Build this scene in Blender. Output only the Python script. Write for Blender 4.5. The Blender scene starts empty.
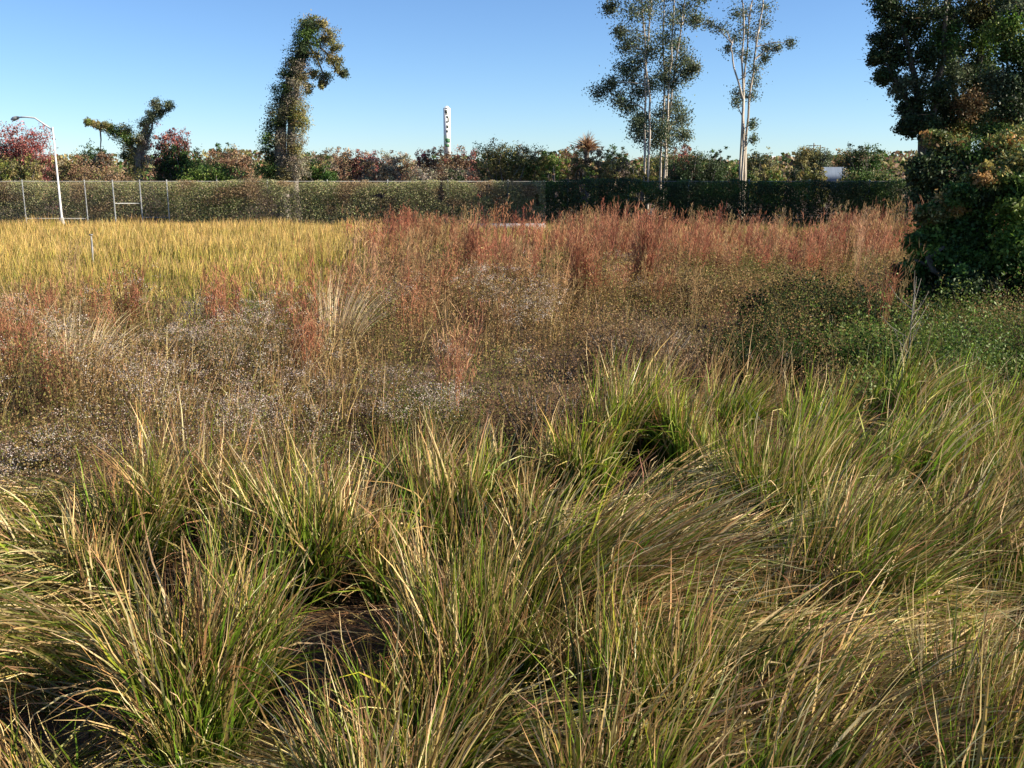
import bpy, math
import numpy as np

rng = np.random.default_rng(11)
F, PITCH, EYE = 950.0, math.radians(12.8), 3.0
cp, sp = math.cos(PITCH), math.sin(PITCH)

# ------------------------------------------------------------------ survey helpers
def at(px, py, Y):
    """world point on the sight line of a photo position at ground distance Y"""
    u = (px - 512) / F; v = (384 - py) / F
    dy = cp + v * sp; dz = -sp + v * cp
    t = Y / dy
    return np.array([u * t, Y, EYE + dz * t])

def on_ground(px, py):
    u = (px - 512) / F; v = (384 - py) / F
    dy = cp + v * sp; dz = -sp + v * cp
    t = -EYE / dz
    return np.array([u * t, dy * t, 0.0])

def pxy(x, y, z):
    d = y * cp - (z - EYE) * sp
    w = y * sp + (z - EYE) * cp
    return 512 + F * x / d, 384 - F * w / d

_tab = np.random.default_rng(5).random((64, 64))
def noise(x, y, s=1.0, o=0):
    x = np.asarray(x, float) / s + o * 17.3; y = np.asarray(y, float) / s + o * 9.1
    xi = np.floor(x).astype(int); yi = np.floor(y).astype(int)
    fx = x - xi; fy = y - yi
    fx = fx * fx * (3 - 2 * fx); fy = fy * fy * (3 - 2 * fy)
    a = _tab[xi % 64, yi % 64]; b = _tab[(xi + 1) % 64, yi % 64]
    c = _tab[xi % 64, (yi + 1) % 64]; d = _tab[(xi + 1) % 64, (yi + 1) % 64]
    return (a * (1 - fx) + b * fx) * (1 - fy) + (c * (1 - fx) + d * fx) * fy

def gz(x, y):
    near = np.clip((20 - np.asarray(y, float)) / 14, 0, 1)
    return (noise(x, y, 1.3) - .5) * .16 * near + (noise(x, y, 7, 2) - .5) * .22 * np.clip(np.asarray(y, float) / 12, 0, 1) * np.clip((52 - np.asarray(y, float)) / 10, 0, 1)

# ------------------------------------------------------------------ materials
def plant_mat(name, rough=.55, transl=.3, spec=.25):
    m = bpy.data.materials.new(name); m.use_nodes = True
    nt = m.node_tree; nt.nodes.clear()
    out = nt.nodes.new('ShaderNodeOutputMaterial'); at_ = nt.nodes.new('ShaderNodeAttribute'); at_.attribute_name = 'Col'
    geo = nt.nodes.new('ShaderNodeTexCoord'); nz = nt.nodes.new('ShaderNodeTexNoise'); nz.inputs['Scale'].default_value = 9
    nt.links.new(geo.outputs['Object'], nz.inputs['Vector'])
    mr = nt.nodes.new('ShaderNodeMapRange'); mr.inputs['To Min'].default_value = .75; mr.inputs['To Max'].default_value = 1.25
    nt.links.new(nz.outputs['Fac'], mr.inputs['Value'])
    mul = nt.nodes.new('ShaderNodeVectorMath'); mul.operation = 'SCALE'
    nt.links.new(at_.outputs['Color'], mul.inputs[0]); nt.links.new(mr.outputs['Result'], mul.inputs['Scale'])
    p = nt.nodes.new('ShaderNodeBsdfPrincipled'); p.inputs['Roughness'].default_value = rough
    p.inputs['Specular IOR Level'].default_value = spec
    t = nt.nodes.new('ShaderNodeBsdfTranslucent'); mx = nt.nodes.new('ShaderNodeMixShader'); mx.inputs[0].default_value = transl
    nt.links.new(mul.outputs[0], p.inputs['Base Color']); nt.links.new(mul.outputs[0], t.inputs['Color'])
    nt.links.new(p.outputs[0], mx.inputs[1]); nt.links.new(t.outputs[0], mx.inputs[2]); nt.links.new(mx.outputs[0], out.inputs['Surface'])
    return m

def noise_mat(name, c1, c2, scale=5, rough=.8, bump=0, stretch=(1, 1, 1), metal=0, detail=6, lo=.35, hi=.65):
    m = bpy.data.materials.new(name); m.use_nodes = True
    nt = m.node_tree; p = nt.nodes['Principled BSDF']; p.inputs['Roughness'].default_value = rough; p.inputs['Metallic'].default_value = metal
    tc = nt.nodes.new('ShaderNodeTexCoord'); mp = nt.nodes.new('ShaderNodeMapping'); mp.inputs['Scale'].default_value = stretch
    nz = nt.nodes.new('ShaderNodeTexNoise'); nz.inputs['Scale'].default_value = scale; nz.inputs['Detail'].default_value = detail
    cr = nt.nodes.new('ShaderNodeValToRGB'); e = cr.color_ramp.elements
    e[0].position = lo; e[1].position = hi; e[0].color = (*c1, 1); e[1].color = (*c2, 1)
    nt.links.new(tc.outputs['Object'], mp.inputs[0]); nt.links.new(mp.outputs[0], nz.inputs['Vector'])
    nt.links.new(nz.outputs['Fac'], cr.inputs[0]); nt.links.new(cr.outputs[0], p.inputs['Base Color'])
    if bump:
        b = nt.nodes.new('ShaderNodeBump'); b.inputs['Strength'].default_value = bump; b.inputs['Distance'].default_value = .05
        nt.links.new(nz.outputs['Fac'], b.inputs['Height']); nt.links.new(b.outputs[0], p.inputs['Normal'])
    return m

M_grass = plant_mat('blade', .5, .24, .22)
M_leaf = plant_mat('leaf', .55, .28, .25)
M_weed = plant_mat('weed', .7, .3, .1)
M_bark = noise_mat('bark', (.10, .085, .07), (.22, .19, .16), 6, .9, .6, (3, 3, .6))
M_dkbark = noise_mat('dark_bark', (.045, .038, .03), (.11, .095, .075), 6, .9, .6, (3, 3, .6))
M_pale = noise_mat('pale_bark', (.26, .22, .17), (.52, .46, .38), 3, .8, .3, (2, 2, .5))
M_ground = noise_mat('soil', (.026, .015, .008), (.11, .058, .025), 3.5, .95, .8, detail=10)
M_steel = noise_mat('galvanised', (.27, .28, .27), (.44, .45, .43), 4, .5, 0, metal=.3)
M_wire = noise_mat('weathered_wire', (.16, .16, .15), (.26, .26, .25), 4, .6, 0, metal=.2)
M_pole = noise_mat('pale_grey_metal', (.46, .46, .45), (.60, .60, .58), 2, .6)
M_white = noise_mat('white_paint', (.72, .72, .70), (.82, .82, .80), 1.5, .5)
M_dark = noise_mat('dark_paint', (.02, .03, .025), (.04, .05, .045), 2, .6)
M_green = noise_mat('green_paint', (.02, .10, .04), (.03, .13, .05), 2, .6)
M_roof = noise_mat('blue_grey_metal', (.12, .16, .21), (.17, .21, .27), .6, .85, 0, (8, .3, 1))
M_wall = noise_mat('cream_render', (.62, .60, .55), (.72, .70, .66), .8, .8)
M_conc = noise_mat('concrete', (.22, .23, .26), (.34, .35, .38), 1.2, .85)
M_wood = noise_mat('weathered_wood', (.13, .11, .09), (.26, .23, .19), 3, .9, .3, (4, 4, .5))
M_glass = noise_mat('window_glass', (.03, .04, .05), (.05, .06, .07), 1, .1)

# ------------------------------------------------------------------ object helpers
def mk(name, v, q, mat, col=None, parent=None, smooth=False):
    v = np.ascontiguousarray(v, dtype=np.float32); q = np.ascontiguousarray(q, dtype=np.int32)
    me = bpy.data.meshes.new(name)
    me.vertices.add(len(v)); me.vertices.foreach_set('co', v.ravel())
    me.loops.add(q.size); me.loops.foreach_set('vertex_index', q.ravel())
    me.polygons.add(len(q)); me.polygons.foreach_set('loop_start', np.arange(0, q.size, q.shape[1], dtype=np.int32))
    if col is not None:
        col = np.clip(col, .004, .9); g_ = 1.28 if mat.name in ('blade', 'weed') else 1.1
        col = col ** g_ * (1.12 if g_ > 1.2 else 1.05)
        a = me.attributes.new('Col', 'FLOAT_COLOR', 'POINT')
        c4 = np.ones((len(v), 4), np.float32); c4[:, :3] = np.clip(col, 0.004, .9); a.data.foreach_set('color', c4.ravel())
    me.update(); me.validate()
    if smooth: me.polygons.foreach_set('use_smooth', np.ones(len(q), bool))
    me.materials.append(mat)
    o = bpy.data.objects.new(name, me); bpy.context.scene.collection.objects.link(o)
    if parent is not None:
        o.parent = parent
        o.location = -np.array(parent.location) if False else (0, 0, 0)
    return o

def tag(o, label=None, cat=None, group=None, kind=None):
    if label: o['label'] = label
    if cat: o['category'] = cat
    if group: o['group'] = group
    if kind: o['kind'] = kind
    return o

def thing(name, label, cat, loc, group=None):
    o = bpy.data.objects.new(name, None); bpy.context.scene.collection.objects.link(o)
    o.location = tuple(float(a) for a in loc); o.empty_display_size = .3
    return tag(o, label, cat, group)

class Q:
    """collector of quads"""
    def __init__(s): s.v = []; s.q = []; s.c = []; s.n = 0
    def add(s, v, q, c=None):
        s.v.append(v); s.q.append(q + s.n); s.n += len(v)
        if c is not None: s.c.append(c)
    def box(s, cx, cy, cz, sx, sy, sz, rz=0):
        v = np.array([[a, b, c] for a in (-.5, .5) for b in (-.5, .5) for c in (-.5, .5)]) * [sx, sy, sz]
        if rz: c_, s_ = math.cos(rz), math.sin(rz); v = np.c_[v[:, 0] * c_ - v[:, 1] * s_, v[:, 0] * s_ + v[:, 1] * c_, v[:, 2]]
        s.add(v + [cx, cy, cz], np.array([[0, 1, 3, 2], [4, 6, 7, 5], [0, 4, 5, 1], [2, 3, 7, 6], [0, 2, 6, 4], [1, 5, 7, 3]]))
    def tube(s, pts, rad, n=7):
        pts = np.array(pts, float); rad = np.broadcast_to(np.array(rad, float), (len(pts),))
        vs = []
        for i, p in enumerate(pts):
            d = pts[min(i + 1, len(pts) - 1)] - pts[max(i - 1, 0)]; d /= (np.linalg.norm(d) + 1e-9)
            a = np.cross(d, [0, 1, 0.1]); a /= np.linalg.norm(a) + 1e-9; b = np.cross(d, a)
            th = np.arange(n) * 2 * math.pi / n
            vs.append(p + rad[i] * (np.cos(th)[:, None] * a + np.sin(th)[:, None] * b))
        v = np.concatenate(vs); q = []
        for i in range(len(pts) - 1):
            for k in range(n):
                q.append([i * n + k, i * n + (k + 1) % n, (i + 1) * n + (k + 1) % n, (i + 1) * n + k])
        # end caps as centre fans of quads
        for i, sgn in ((0, 1), (len(pts) - 1, -1)):
            ci = len(v); v = np.vstack([v, pts[i]])
            for k in range(0, n - (n % 2), 2):
                q.append([ci, i * n + k, i * n + (k + 1) % n, i * n + (k + 2) % n])
        s.add(v, np.array(q))
    def build(s, name, mat, parent=None, smooth=False, origin=None):
        v = np.concatenate(s.v)
        if origin is not None: v = v - np.array(origin)
        return mk(name, v, np.concatenate(s.q), mat, np.concatenate(s.c) if s.c else None, parent, smooth)

def bez(p0, p1, n=7, sag=0, wob=0, r=rng):
    t = np.linspace(0, 1, n)[:, None]; p = np.array(p0) * (1 - t) + np.array(p1) * t
    p[:, 2] += sag * np.sin(t[:, 0] * math.pi)
    if wob: p[1:-1] += r.normal(0, wob, (n - 2, 3)) * [1, 1, .4]
    return p

# ------------------------------------------------------------------ blades and leaves
def blades(base, L, tilt, az, bend, w, lean, c0, c1, c2, seg=5, pw=1.5, split=(.45, .8), r=rng, flex=.0):
    N = len(base); dt = 1.0 / seg
    pos = base.copy(); P = [pos.copy()]
    hx, hy = np.cos(az), np.sin(az)
    tang = []
    for i in range(seg):
        s = (i + .5) * dt
        a = tilt + bend * s ** pw
        d = np.c_[np.sin(a) * hx, np.sin(a) * hy, np.cos(a)]
        d[:, :2] += lean * (s ** 1.1)
        if flex: d += r.normal(0, flex, (N, 3)) * [1, 1, .4]
        d[:, 2] -= (np.hypot(lean[:, 0], lean[:, 1]) * s) ** 2 * .22
        d /= np.linalg.norm(d, axis=1)[:, None]
        pos = pos + d * (L * dt)[:, None]; P.append(pos.copy()); tang.append(d)
    tang.append(tang[-1])
    for p in P[1:]: p[:, 2] = np.maximum(p[:, 2], base[:, 2] + .02 + .04 * r.random(N))
    ph = r.random(N) * math.pi * 2; tw = r.normal(0, .8, N)
    V = np.empty((N, (seg + 1) * 2, 3)); C = np.empty((N, (seg + 1) * 2, 3))
    for i in range(seg + 1):
        s = i * dt
        a = ph + tw * s
        side = np.cross(tang[i], np.c_[np.cos(a), np.sin(a), np.zeros(N) + .15]); side /= np.linalg.norm(side, axis=1)[:, None] + 1e-9
        ww = w * (.75 + .35 * math.sin(math.pi * min(1, s * 1.2))) * (1 - .9 * s ** 2.2) * .5
        V[:, 2 * i] = P[i] - side * ww[:, None]; V[:, 2 * i + 1] = P[i] + side * ww[:, None]
        k1 = np.clip((s - 0) / split[0], 0, 1); k2 = np.clip((s - split[0]) / max(split[1] - split[0], .01), 0, 1)
        c = c0 * (1 - k1) + c1 * k1; c = c * (1 - k2) + c2 * k2
        C[:, 2 * i] = c; C[:, 2 * i + 1] = c
    n1 = (seg + 1) * 2
    q = np.array([[2 * i, 2 * i + 1, 2 * i + 3, 2 * i + 2] for i in range(seg)])
    q = (np.arange(N) * n1)[:, None, None] + q[None]
    return V.reshape(-1, 3), q.reshape(-1, 4), C.reshape(-1, 3)

def leaves(c, size, col, asp=.55, r=rng, up=0.0):
    N = len(c)
    a = r.normal(0, 1, (N, 3)); a[:, 2] += up * np.sign(r.normal(0, 1, N)) ; a /= np.linalg.norm(a, axis=1)[:, None]
    b = np.cross(a, r.normal(0, 1, (N, 3))); b /= np.linalg.norm(b, axis=1)[:, None]
    V = np.empty((N, 4, 3)); s = size[:, None] * .5
    V[:, 0] = c - a * s; V[:, 1] = c + b * s * asp - a * s * .1; V[:, 2] = c + a * s; V[:, 3] = c - b * s * asp - a * s * .1
    q = np.arange(N * 4).reshape(N, 4)
    return V.reshape(-1, 3), q, np.repeat(col, 4, axis=0)

A = np.array
def mixcol(N, cols, wts, jit=.2, r=rng):
    wts = A(wts, float); wts /= wts.sum()
    i = r.choice(len(cols), N, p=wts); c = A(cols)[i]
    return np.clip(c * (1 + r.normal(0, jit, (N, 1))) * (1 + r.normal(0, jit * .25, (N, 3))), .005, .85)

GREEN = [(.10, .17, .022), (.145, .215, .03), (.06, .11, .016), (.21, .245, .045)]
TAN = [(.47, .36, .185), (.68, .56, .34), (.30, .20, .10), (.41, .33, .14)]
BROWN = [(.26, .16, .085), (.16, .09, .05), (.36, .22, .13)]

def tussock(x, y, h, nb, rad=.2, spread=.33, lean=(0, 0), green=.6, w=.0075, seg=6, r=rng, droop=.36, tint=1.0):
    green = min(.97, green + .18)
    """one cordgrass tussock in world space: blades gathered in locks"""
    nk = max(8, nb // 15); k = r.integers(0, nk, nb)
    ka = r.random(nk) * 2 * math.pi; kr = rad * np.sqrt(r.random(nk)) * r.uniform(.7, 1.15, nk)
    bx = x + (kr * np.cos(ka))[k] + r.normal(0, .022, nb); by = y + (kr * np.sin(ka))[k] + r.normal(0, .022, nb)
    base = np.c_[bx, by, gz(bx, by) - .02]
    az = (ka + r.normal(0, .9, nk))[k] + r.normal(0, .6, nb)
    tilt = np.abs((np.abs(r.normal(0, spread * .5, nk)) + kr / rad * spread * .55)[k] + r.normal(0, .09, nb))
    kh = r.uniform(.62, 1.1, nk)
    L = h * 1.08 * kh[k] * r.uniform(.7, 1.1, nb) * np.where(r.random(nb) < .12, .55, 1)
    bend = np.abs((np.abs(r.normal(droop * .6, droop * .5, nk)))[k] + r.normal(0, .22, nb))
    bend = np.where(r.random(nb) < .14, bend + r.uniform(.8, 2.2, nb), bend)
    ln = np.tile(A(lean, float), (nb, 1)) * (r.uniform(.6, 1.25, nk)[k] * r.uniform(.85, 1.15, nb))[:, None] + r.normal(0, .17, (nk, 2))[k] + r.normal(0, .07, (nb, 2))
    kd = np.clip(green + r.normal(0, .3, nk), .03, .97)[k]
    dead = r.random(nb) > kd
    c0 = np.where(dead[:, None], mixcol(nb, TAN, [3, 1, 3, 1], .2, r) * A([.24, .22, .16]), mixcol(nb, GREEN, [3, 1, 3, .6], .2, r) * .38)  # lower blade darkened, putting the shade of the hollows into its colour
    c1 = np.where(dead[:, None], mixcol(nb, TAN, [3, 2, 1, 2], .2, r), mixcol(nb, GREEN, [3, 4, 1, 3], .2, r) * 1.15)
    c2 = mixcol(nb, TAN + BROWN, [4, 5, 3, 2, 3, 2, 4], .2, r)
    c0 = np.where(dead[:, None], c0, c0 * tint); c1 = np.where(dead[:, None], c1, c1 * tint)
    stillg = (r.random(nb) < kd * .5)[:, None]
    c2 = np.where(stillg, c1 * A([1.3, 1.12, 1.0]), c2)
    return blades(base, L, tilt, az, bend, w * 1.7 * r.uniform(.5, 1.3, nb), ln, c0, c1, c2, seg, split=(.55, .80), r=r, flex=.085)

# ================================================================== GROUND
xs = np.concatenate([np.linspace(-3000, -60, 10)[:-1], np.linspace(-60, 60, 241), np.linspace(60, 3000, 10)[1:]])
ys = np.concatenate([np.linspace(-200, -5, 5)[:-1], np.linspace(-5, 60, 200), np.linspace(60, 4000, 14)[1:]])
gx, gy = np.meshgrid(xs, ys, indexing='ij')
gv = np.c_[gx.ravel(), gy.ravel(), gz(gx.ravel(), gy.ravel())]
ii, jj = np.meshgrid(np.arange(len(xs) - 1), np.arange(len(ys) - 1), indexing='ij')
b0 = (ii * len(ys) + jj).ravel(); gq = np.c_[b0, b0 + len(ys), b0 + len(ys) + 1, b0 + 1]
tag(mk('ground', gv, gq, M_ground, smooth=True), kind='structure')

# pale slab path glimpsed in front of the fence
g = Q(); p = at(512, 216, 46.5)
g.box(p[0] - .2, 46.6, .20, 3.6, 1.6, .3)
tag(g.build('path', M_conc), kind='structure')

# ================================================================== FOREGROUND TUSSOCKS
heroes = [
 # px, py(base), h, blades, rad, spread, lean, green, label
 (190, 742, 1.12, 1150, .20, 0.30, (.06, .0), .62, 'tall fan-shaped cordgrass tussock standing alone in front of a black shadow, lower left', ),
 (15, 590, .95, 900, .30, 0.36, (-1.6, -.35), .5, 'flattened straw-green tussock combed sideways against the left photo edge'),
 (480, 705, 1.15, 1000, .28, 0.23, (.10, .0), .7, 'upright green tussock in the bottom middle, just left of the pale lodged one'),
 (585, 640, 1.35, 2100, .42, 0.24, (1.35, -.2), .45, 'big lodged tussock bent to the right with pale bleached tips, centre of the foreground'),
 (420, 800, .90, 420, .25, 0.40, (.15, .0), .75, 'loose spiky green tussock cut by the bottom photo edge, left of the middle'),
 (655, 770, 1.05, 800, .28, 0.26, (.25, 0), .6, 'upright tan-tipped tussock at the bottom edge below the pale lodged one'),
 (845, 640, 1.25, 1300, .30, 0.22, (.75, .0), .8, 'dark green tussock leaning right with brown tips, right of the pale lodged one'),
 (800, 790, 1.10, 1100, .34, 0.30, (1.3, -.05), .42, 'straw-coloured tussock bent right at the bottom edge, right of the middle'),
 (985, 790, 1.10, 1000, .30, 0.30, (.5, 0), .5, 'tan tussock in the bottom right corner of the grass'),
 (765, 545, 1.15, 900, .28, 0.18, (.12, 0), .88, 'dark shaded green tussock standing in a hollow right of centre'),
 (310, 600, 1.1, 900, .28, 0.27, (-.1, 0), .6, 'green and tan tussock behind the dark bare hollow, left of centre'),
 (985, 600, 1.15, 1000, .3, 0.29, (1.2, 0), .45, 'brown-tipped tussock combed to the right at the right photo edge'),
 (1000, 520, .95, 700, .28, 0.22, (.15, 0), .8, 'bright green tussock with a dark hollow beside it at the right photo edge'),
 (640, 455, 1.0, 700, .3, 0.18, (.1, 0), .95, 'fresh bright green tussock at the back of the tussocks beside the brown shrub'),
 (140, 560, .95, 700, .26, 0.29, (.15, 0), .75, 'green tussock below the white flowers on the left'),
]
hero_xy = []
for px, py, h, nb, rad, spr, lean, gr, lab in heroes:
    p = on_ground(px, py); hero_xy.append((p[0], p[1], rad))
    o3 = (p[0], p[1], float(gz(p[0], p[1])))
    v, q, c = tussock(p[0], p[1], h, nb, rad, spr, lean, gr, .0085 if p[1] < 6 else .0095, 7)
    o = mk('cordgrass_tussock', v - A(o3), q, M_grass, c); o.location = o3
    tag(o, lab, 'grass tussock', 'cordgrass tussocks in the foreground')

bare = [on_ground(a, b) for a, b in ((70, 650), (60, 700), (110, 765), (20, 700), (745, 640), (745, 700), (345, 740), (110, 725), (30, 770), (335, 665), (390, 690), (300, 730), (290, 790), (345, 620), (730, 600), (930, 690), (470, 560), (240, 640))]
mats = ((745, 570, .62, .1, .62, 1500), (690, 640, .55, -.1, .5, 1200), (820, 670, .6, .15, .5, 1300), (890, 600, .5, .0, .55, 1000), (940, 640, .5, .2, .5, 1000), (860, 500, .5, .1, .6, 800), (700, 480, .45, .2, .6, 700),
                              (20, 545, .6, 3.3, .35, 1100), (10, 610, .5, 3.0, .3, 900), (40, 480, .5, 3.4, .4, 700), (250, 770, .5, 2.9, .12, 900), (90, 790, .5, .3, .1, 700), (560, 730, .4, -.2, .4, 600), (720, 740, .5, .1, .35, 900), (900, 760, .55, .2, .4, 1100), (600, 520, .4, .15, .55, 500))
bare_r = [.62, .6, .5, .5, .5, .4, .4, .6, .5, .4, .45, .45, .4, .35, .3, .3, .35]
for m_ in mats: bare.append(on_ground(m_[0], m_[1] + 60)); bare_r.append(m_[2] * .9)
for hx_, hy_, hr_ in ((735, 575, .5), (700, 560, .4), (560, 640, .38), (905, 720, .42), (640, 600, .38), (850, 760, .35), (520, 620, .3), (960, 560, .42), (170, 610, .4), (430, 600, .4), (880, 470, .4), (1000, 500, .35)):
    bare.append(on_ground(hx_, hy_)); bare_r.append(hr_)
fill = Q(); pts = []
tries = 0
while len(pts) < 230 and tries < 14000:
    tries += 1
    y = rng.uniform(3.3, 13.0); x = rng.uniform(-.62 * y - .6, .62 * y + .6)
    px, py = pxy(x, y, .55)
    lim = np.interp(px, [0, 150, 330, 560, 590, 620, 820, 900, 1024], [505, 480, 462, 440, 425, 388, 384, 372, 368])
    if py < lim: continue
    if any((x - b[0]) ** 2 + (y - b[1]) ** 2 < r_ ** 2 for b, r_ in zip(bare, bare_r)): continue
    if any((x - a) ** 2 + (y - b) ** 2 < (r_ + .16) ** 2 for a, b, r_ in hero_xy): continue
    if any((x - a) ** 2 + (y - b) ** 2 < (.30 + .35 * noise(x, y, 1.4, 18)) for a, b in pts): continue
    if noise(x, y, 1.15, 41) < .34: continue
    pts.append((x, y))
for x, y in pts:
    px, py = pxy(x, y, .5)
    lx = .05 + .85 * max(0, min(1, (px - 540) / 300)) * max(0, noise(x, y, 1.2, 3) - .25) * 1.6 + (-.5 if px < 60 else 0)
    grn = .15 + .75 * noise(x, y, 1.2, 4)
    if px > 560 and py < 450: grn = .92
    if px > 800 and py < 520: grn = .9
    nb = int(np.interp(y, [3, 6, 11], [430, 400, 330]))
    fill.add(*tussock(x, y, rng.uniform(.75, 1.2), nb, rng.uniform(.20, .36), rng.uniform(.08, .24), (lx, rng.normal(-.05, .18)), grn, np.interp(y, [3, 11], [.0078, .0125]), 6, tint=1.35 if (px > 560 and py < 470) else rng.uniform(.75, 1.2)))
tag(fill.build('cordgrass', M_grass), 'dense band of tan and green cordgrass across the foreground', 'grass', kind='stuff')

# matted swathes where the blades have gone over
mt = Q()
for mpx, mpy, R_, ang, zt, nn in mats:
    p = on_ground(mpx, mpy + 60); th = rng.random(nn) * 6.283; rr_ = R_ * np.sqrt(rng.random(nn)); rn = rr_ / R_
    bx = p[0] + rr_ * np.cos(th) * 1.3 - .25 * math.cos(ang); by = p[1] + rr_ * np.sin(th)
    dome = (zt + .12) * (1 - rn ** 2 * .75) * rng.uniform(.35, 1, nn)
    lk = noise(bx * 3, by * 3, .5, 4)
    v, q, c = blades(np.c_[bx, by, gz(bx, by) + dome], rng.uniform(.35, .85, nn), rng.normal(1.22, .16, nn) + .25 * rn, ang + (lk - .5) * 1.6 + rng.normal(0, .28, nn), rng.uniform(.1, .7, nn), rng.uniform(.007, .013, nn),
                     np.zeros((nn, 2)), mixcol(nn, GREEN + TAN, [2, 2, 1, 3, 1, 1, 1, 1]), mixcol(nn, GREEN + TAN, [1, 1, 0, 3, 3, 3, 1, 2]), mixcol(nn, TAN + BROWN, [4, 9, 1, 3, .5, 0, 1]) * 1.12, 5, flex=.06)
    mt.add(v, q, c)
tag(mt.build('matted_grass', M_grass), 'pale bleached cordgrass lying flat in combed swathes', 'grass', kind='stuff')

# thatch lying between the tussocks
N = 20000
y = rng.uniform(2.6, 12, N); x = rng.uniform(-1, 1, N) * (.66 * y + .5)
base = np.c_[x, y, gz(x, y) + .005]
flow = noise(x, y, 1.1, 6) * 5
v, q, c = blades(base, rng.uniform(.12, .55, N), rng.uniform(1.0, 1.5, N), flow + rng.normal(0, .8, N), rng.uniform(0, .4, N), rng.uniform(.004, .009, N),
                 np.zeros((N, 2)), mixcol(N, TAN + BROWN, [1, .3, 2, 1, 3, 4, 3]), mixcol(N, TAN + BROWN, [2, 1, 3, 1, 4, 4, 3]), mixcol(N, TAN + BROWN, [2, 1, 3, 1, 4, 4, 3]), 3)
tag(mk('thatch', v, q, M_grass, c), 'fallen straw-brown blades matted on the soil between tussocks', 'dead grass', kind='stuff')
# small green sprouts
N = 9000
y = rng.uniform(3, 12, N); x = rng.uniform(-1, 1, N) * (.66 * y + .5)
k = noise(x, y, .7, 8) > .45; x = x[k]; y = y[k]; N = len(x)
v, q, c = blades(np.c_[x, y, gz(x, y)], rng.uniform(.12, .38, N), rng.uniform(.1, .6, N), rng.random(N) * 6.28, rng.uniform(.2, 1, N), rng.uniform(.004, .007, N),
                 rng.normal(0, .1, (N, 2)), mixcol(N, GREEN, [1, 1, 1, 1]), mixcol(N, GREEN, [1, 1, 1, 1]), mixcol(N, GREEN + TAN, [1, 1, 1, 2, 1, 1, 1, 1]), 4)
tag(mk('sprouting_grass', v, q, M_grass, c), 'short green grass shoots sprouting between the tussocks', 'grass', kind='stuff')

# ================================================================== WEEDS (mid band)
def weed_plants(x, y, h, K, lsize, pal, wts, flower=None, fl_frac=.08, spread=.28, r=rng, fl_size=.55, stems=9, jit=.22):
    """branching weeds: thin stems with small leaves, flowers at the tops. returns Q"""
    n = len(x); out = Q()
    z0 = gz(x, y)
    i = np.repeat(np.arange(n), stems)
    a = r.random(len(i)) * 6.283; az = a
    L = h[i] * r.uniform(.6, 1.05, len(i)); tilt = np.abs(r.normal(0, spread, len(i))); bend = r.uniform(0, .5, len(i))
    b = np.c_[x[i] + .06 * np.cos(a), y[i] + .06 * np.sin(a), z0[i]]
    wdt = np.maximum(.003, lsize[i] * .18)
    sc = mixcol(len(i), [(.20, .15, .10), (.12, .08, .05), (.28, .22, .13)], [2, 2, 1], .2, r)
    out.add(*blades(b, L, tilt, az, bend, wdt, np.zeros((len(i), 2)), sc, sc, sc, 3, r=r, flex=.08))
    # leaves on those stems
    j = r.integers(0, len(i), n * K); t = 1 - r.random(n * K) ** 1.35 * .85
    aa = tilt[j] + bend[j] * t ** 1.5 * .5
    hx = np.cos(az[j]); hy = np.sin(az[j])
    c = b[j] + np.c_[np.sin(aa) * hx, np.sin(aa) * hy, np.cos(aa)] * (L[j] * t)[:, None]
    c += r.normal(0, .07, c.shape) * (.5 + t[:, None])
    c[:, 2] = np.maximum(c[:, 2], z0[i[j]] + .02)
    pc = mixcol(n, pal, wts, .18, r)     # each plant its own tint
    col = pc[i[j]] * .65 + mixcol(n * K, pal, wts, jit, r) * .35
    sz = lsize[i[j]] * r.uniform(.5, 1.4, n * K)
    if flower is not None:
        f = (r.random(n * K) < fl_frac[i[j]]) & (t > .66)
        fc = mixcol(n * K, flower, np.ones(len(flower)), .12, r)
        col = np.where(f[:, None], fc, col); sz = np.where(f, lsize[i[j]] * fl_size, sz)
    out.add(*leaves(c, sz, col, .5, r))
    return out

def scatter(n, y0, y1, k=.64, r=rng):
    y = np.sqrt(r.uniform(y0 * y0, y1 * y1, n)); x = r.uniform(-1, 1, n) * (k * y + .8)
    return x, y

x, y = scatter(2500, 6.2, 27)
px, py = pxy(x, y, .75)
back = np.interp(px, [0, 150, 350, 560, 590, 620, 820, 860, 1024], [470, 462, 440, 428, 405, 375, 368, 365, 372])
near_right = px > 855
k = (py < back) & ~(near_right & (y < 13.5))
k &= (noise(x, y, 1.2, 9) > .3) & ~((px < 385) & (y > 17))
x = x[k]; y = y[k]; px = px[k]; py = py[k]
h = .60 + 1.15 * noise(x, y, 1.8, 10) * rng.uniform(.7, 1.1, len(x)); h *= np.where(px < 250, .85, 1) * np.where(y < 8.5, .8, 1) * np.where(y > 18, .8, 1)
ls = np.interp(y, [6, 12, 25], [.022, .031, .052])
fl = np.clip(noise(x, y, 1.5, 12) * 2.0 - .7, 0, 1) * .5
fl *= np.where(px < 560, 1, .45) * np.where(y < 16, 1, .35)
fl = np.where((px < 240) & (y < 9.2), .6, fl); fl = np.where((px > 290) & (px < 450) & (y < 10.8), .6, fl); fl = np.where((px > 180) & (px < 300) & (y > 11) & (y < 14), .4, fl)
PALB = [(.32, .23, .12), (.22, .21, .08), (.38, .28, .15), (.15, .19, .05), (.27, .18, .09)]
wz = np.clip((px - 350) / 250, 0, 1)
gr = (noise(x, y, 2.6, 14) < .5 - .15 * wz)
WFL = [(.72, .68, .66), (.66, .58, .56), (.80, .78, .74)]
a_ = weed_plants(x[gr], y[gr], h[gr], 240, ls[gr], PALB, [1, 3, 1, 3, .6], WFL, fl[gr] * .15)
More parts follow.
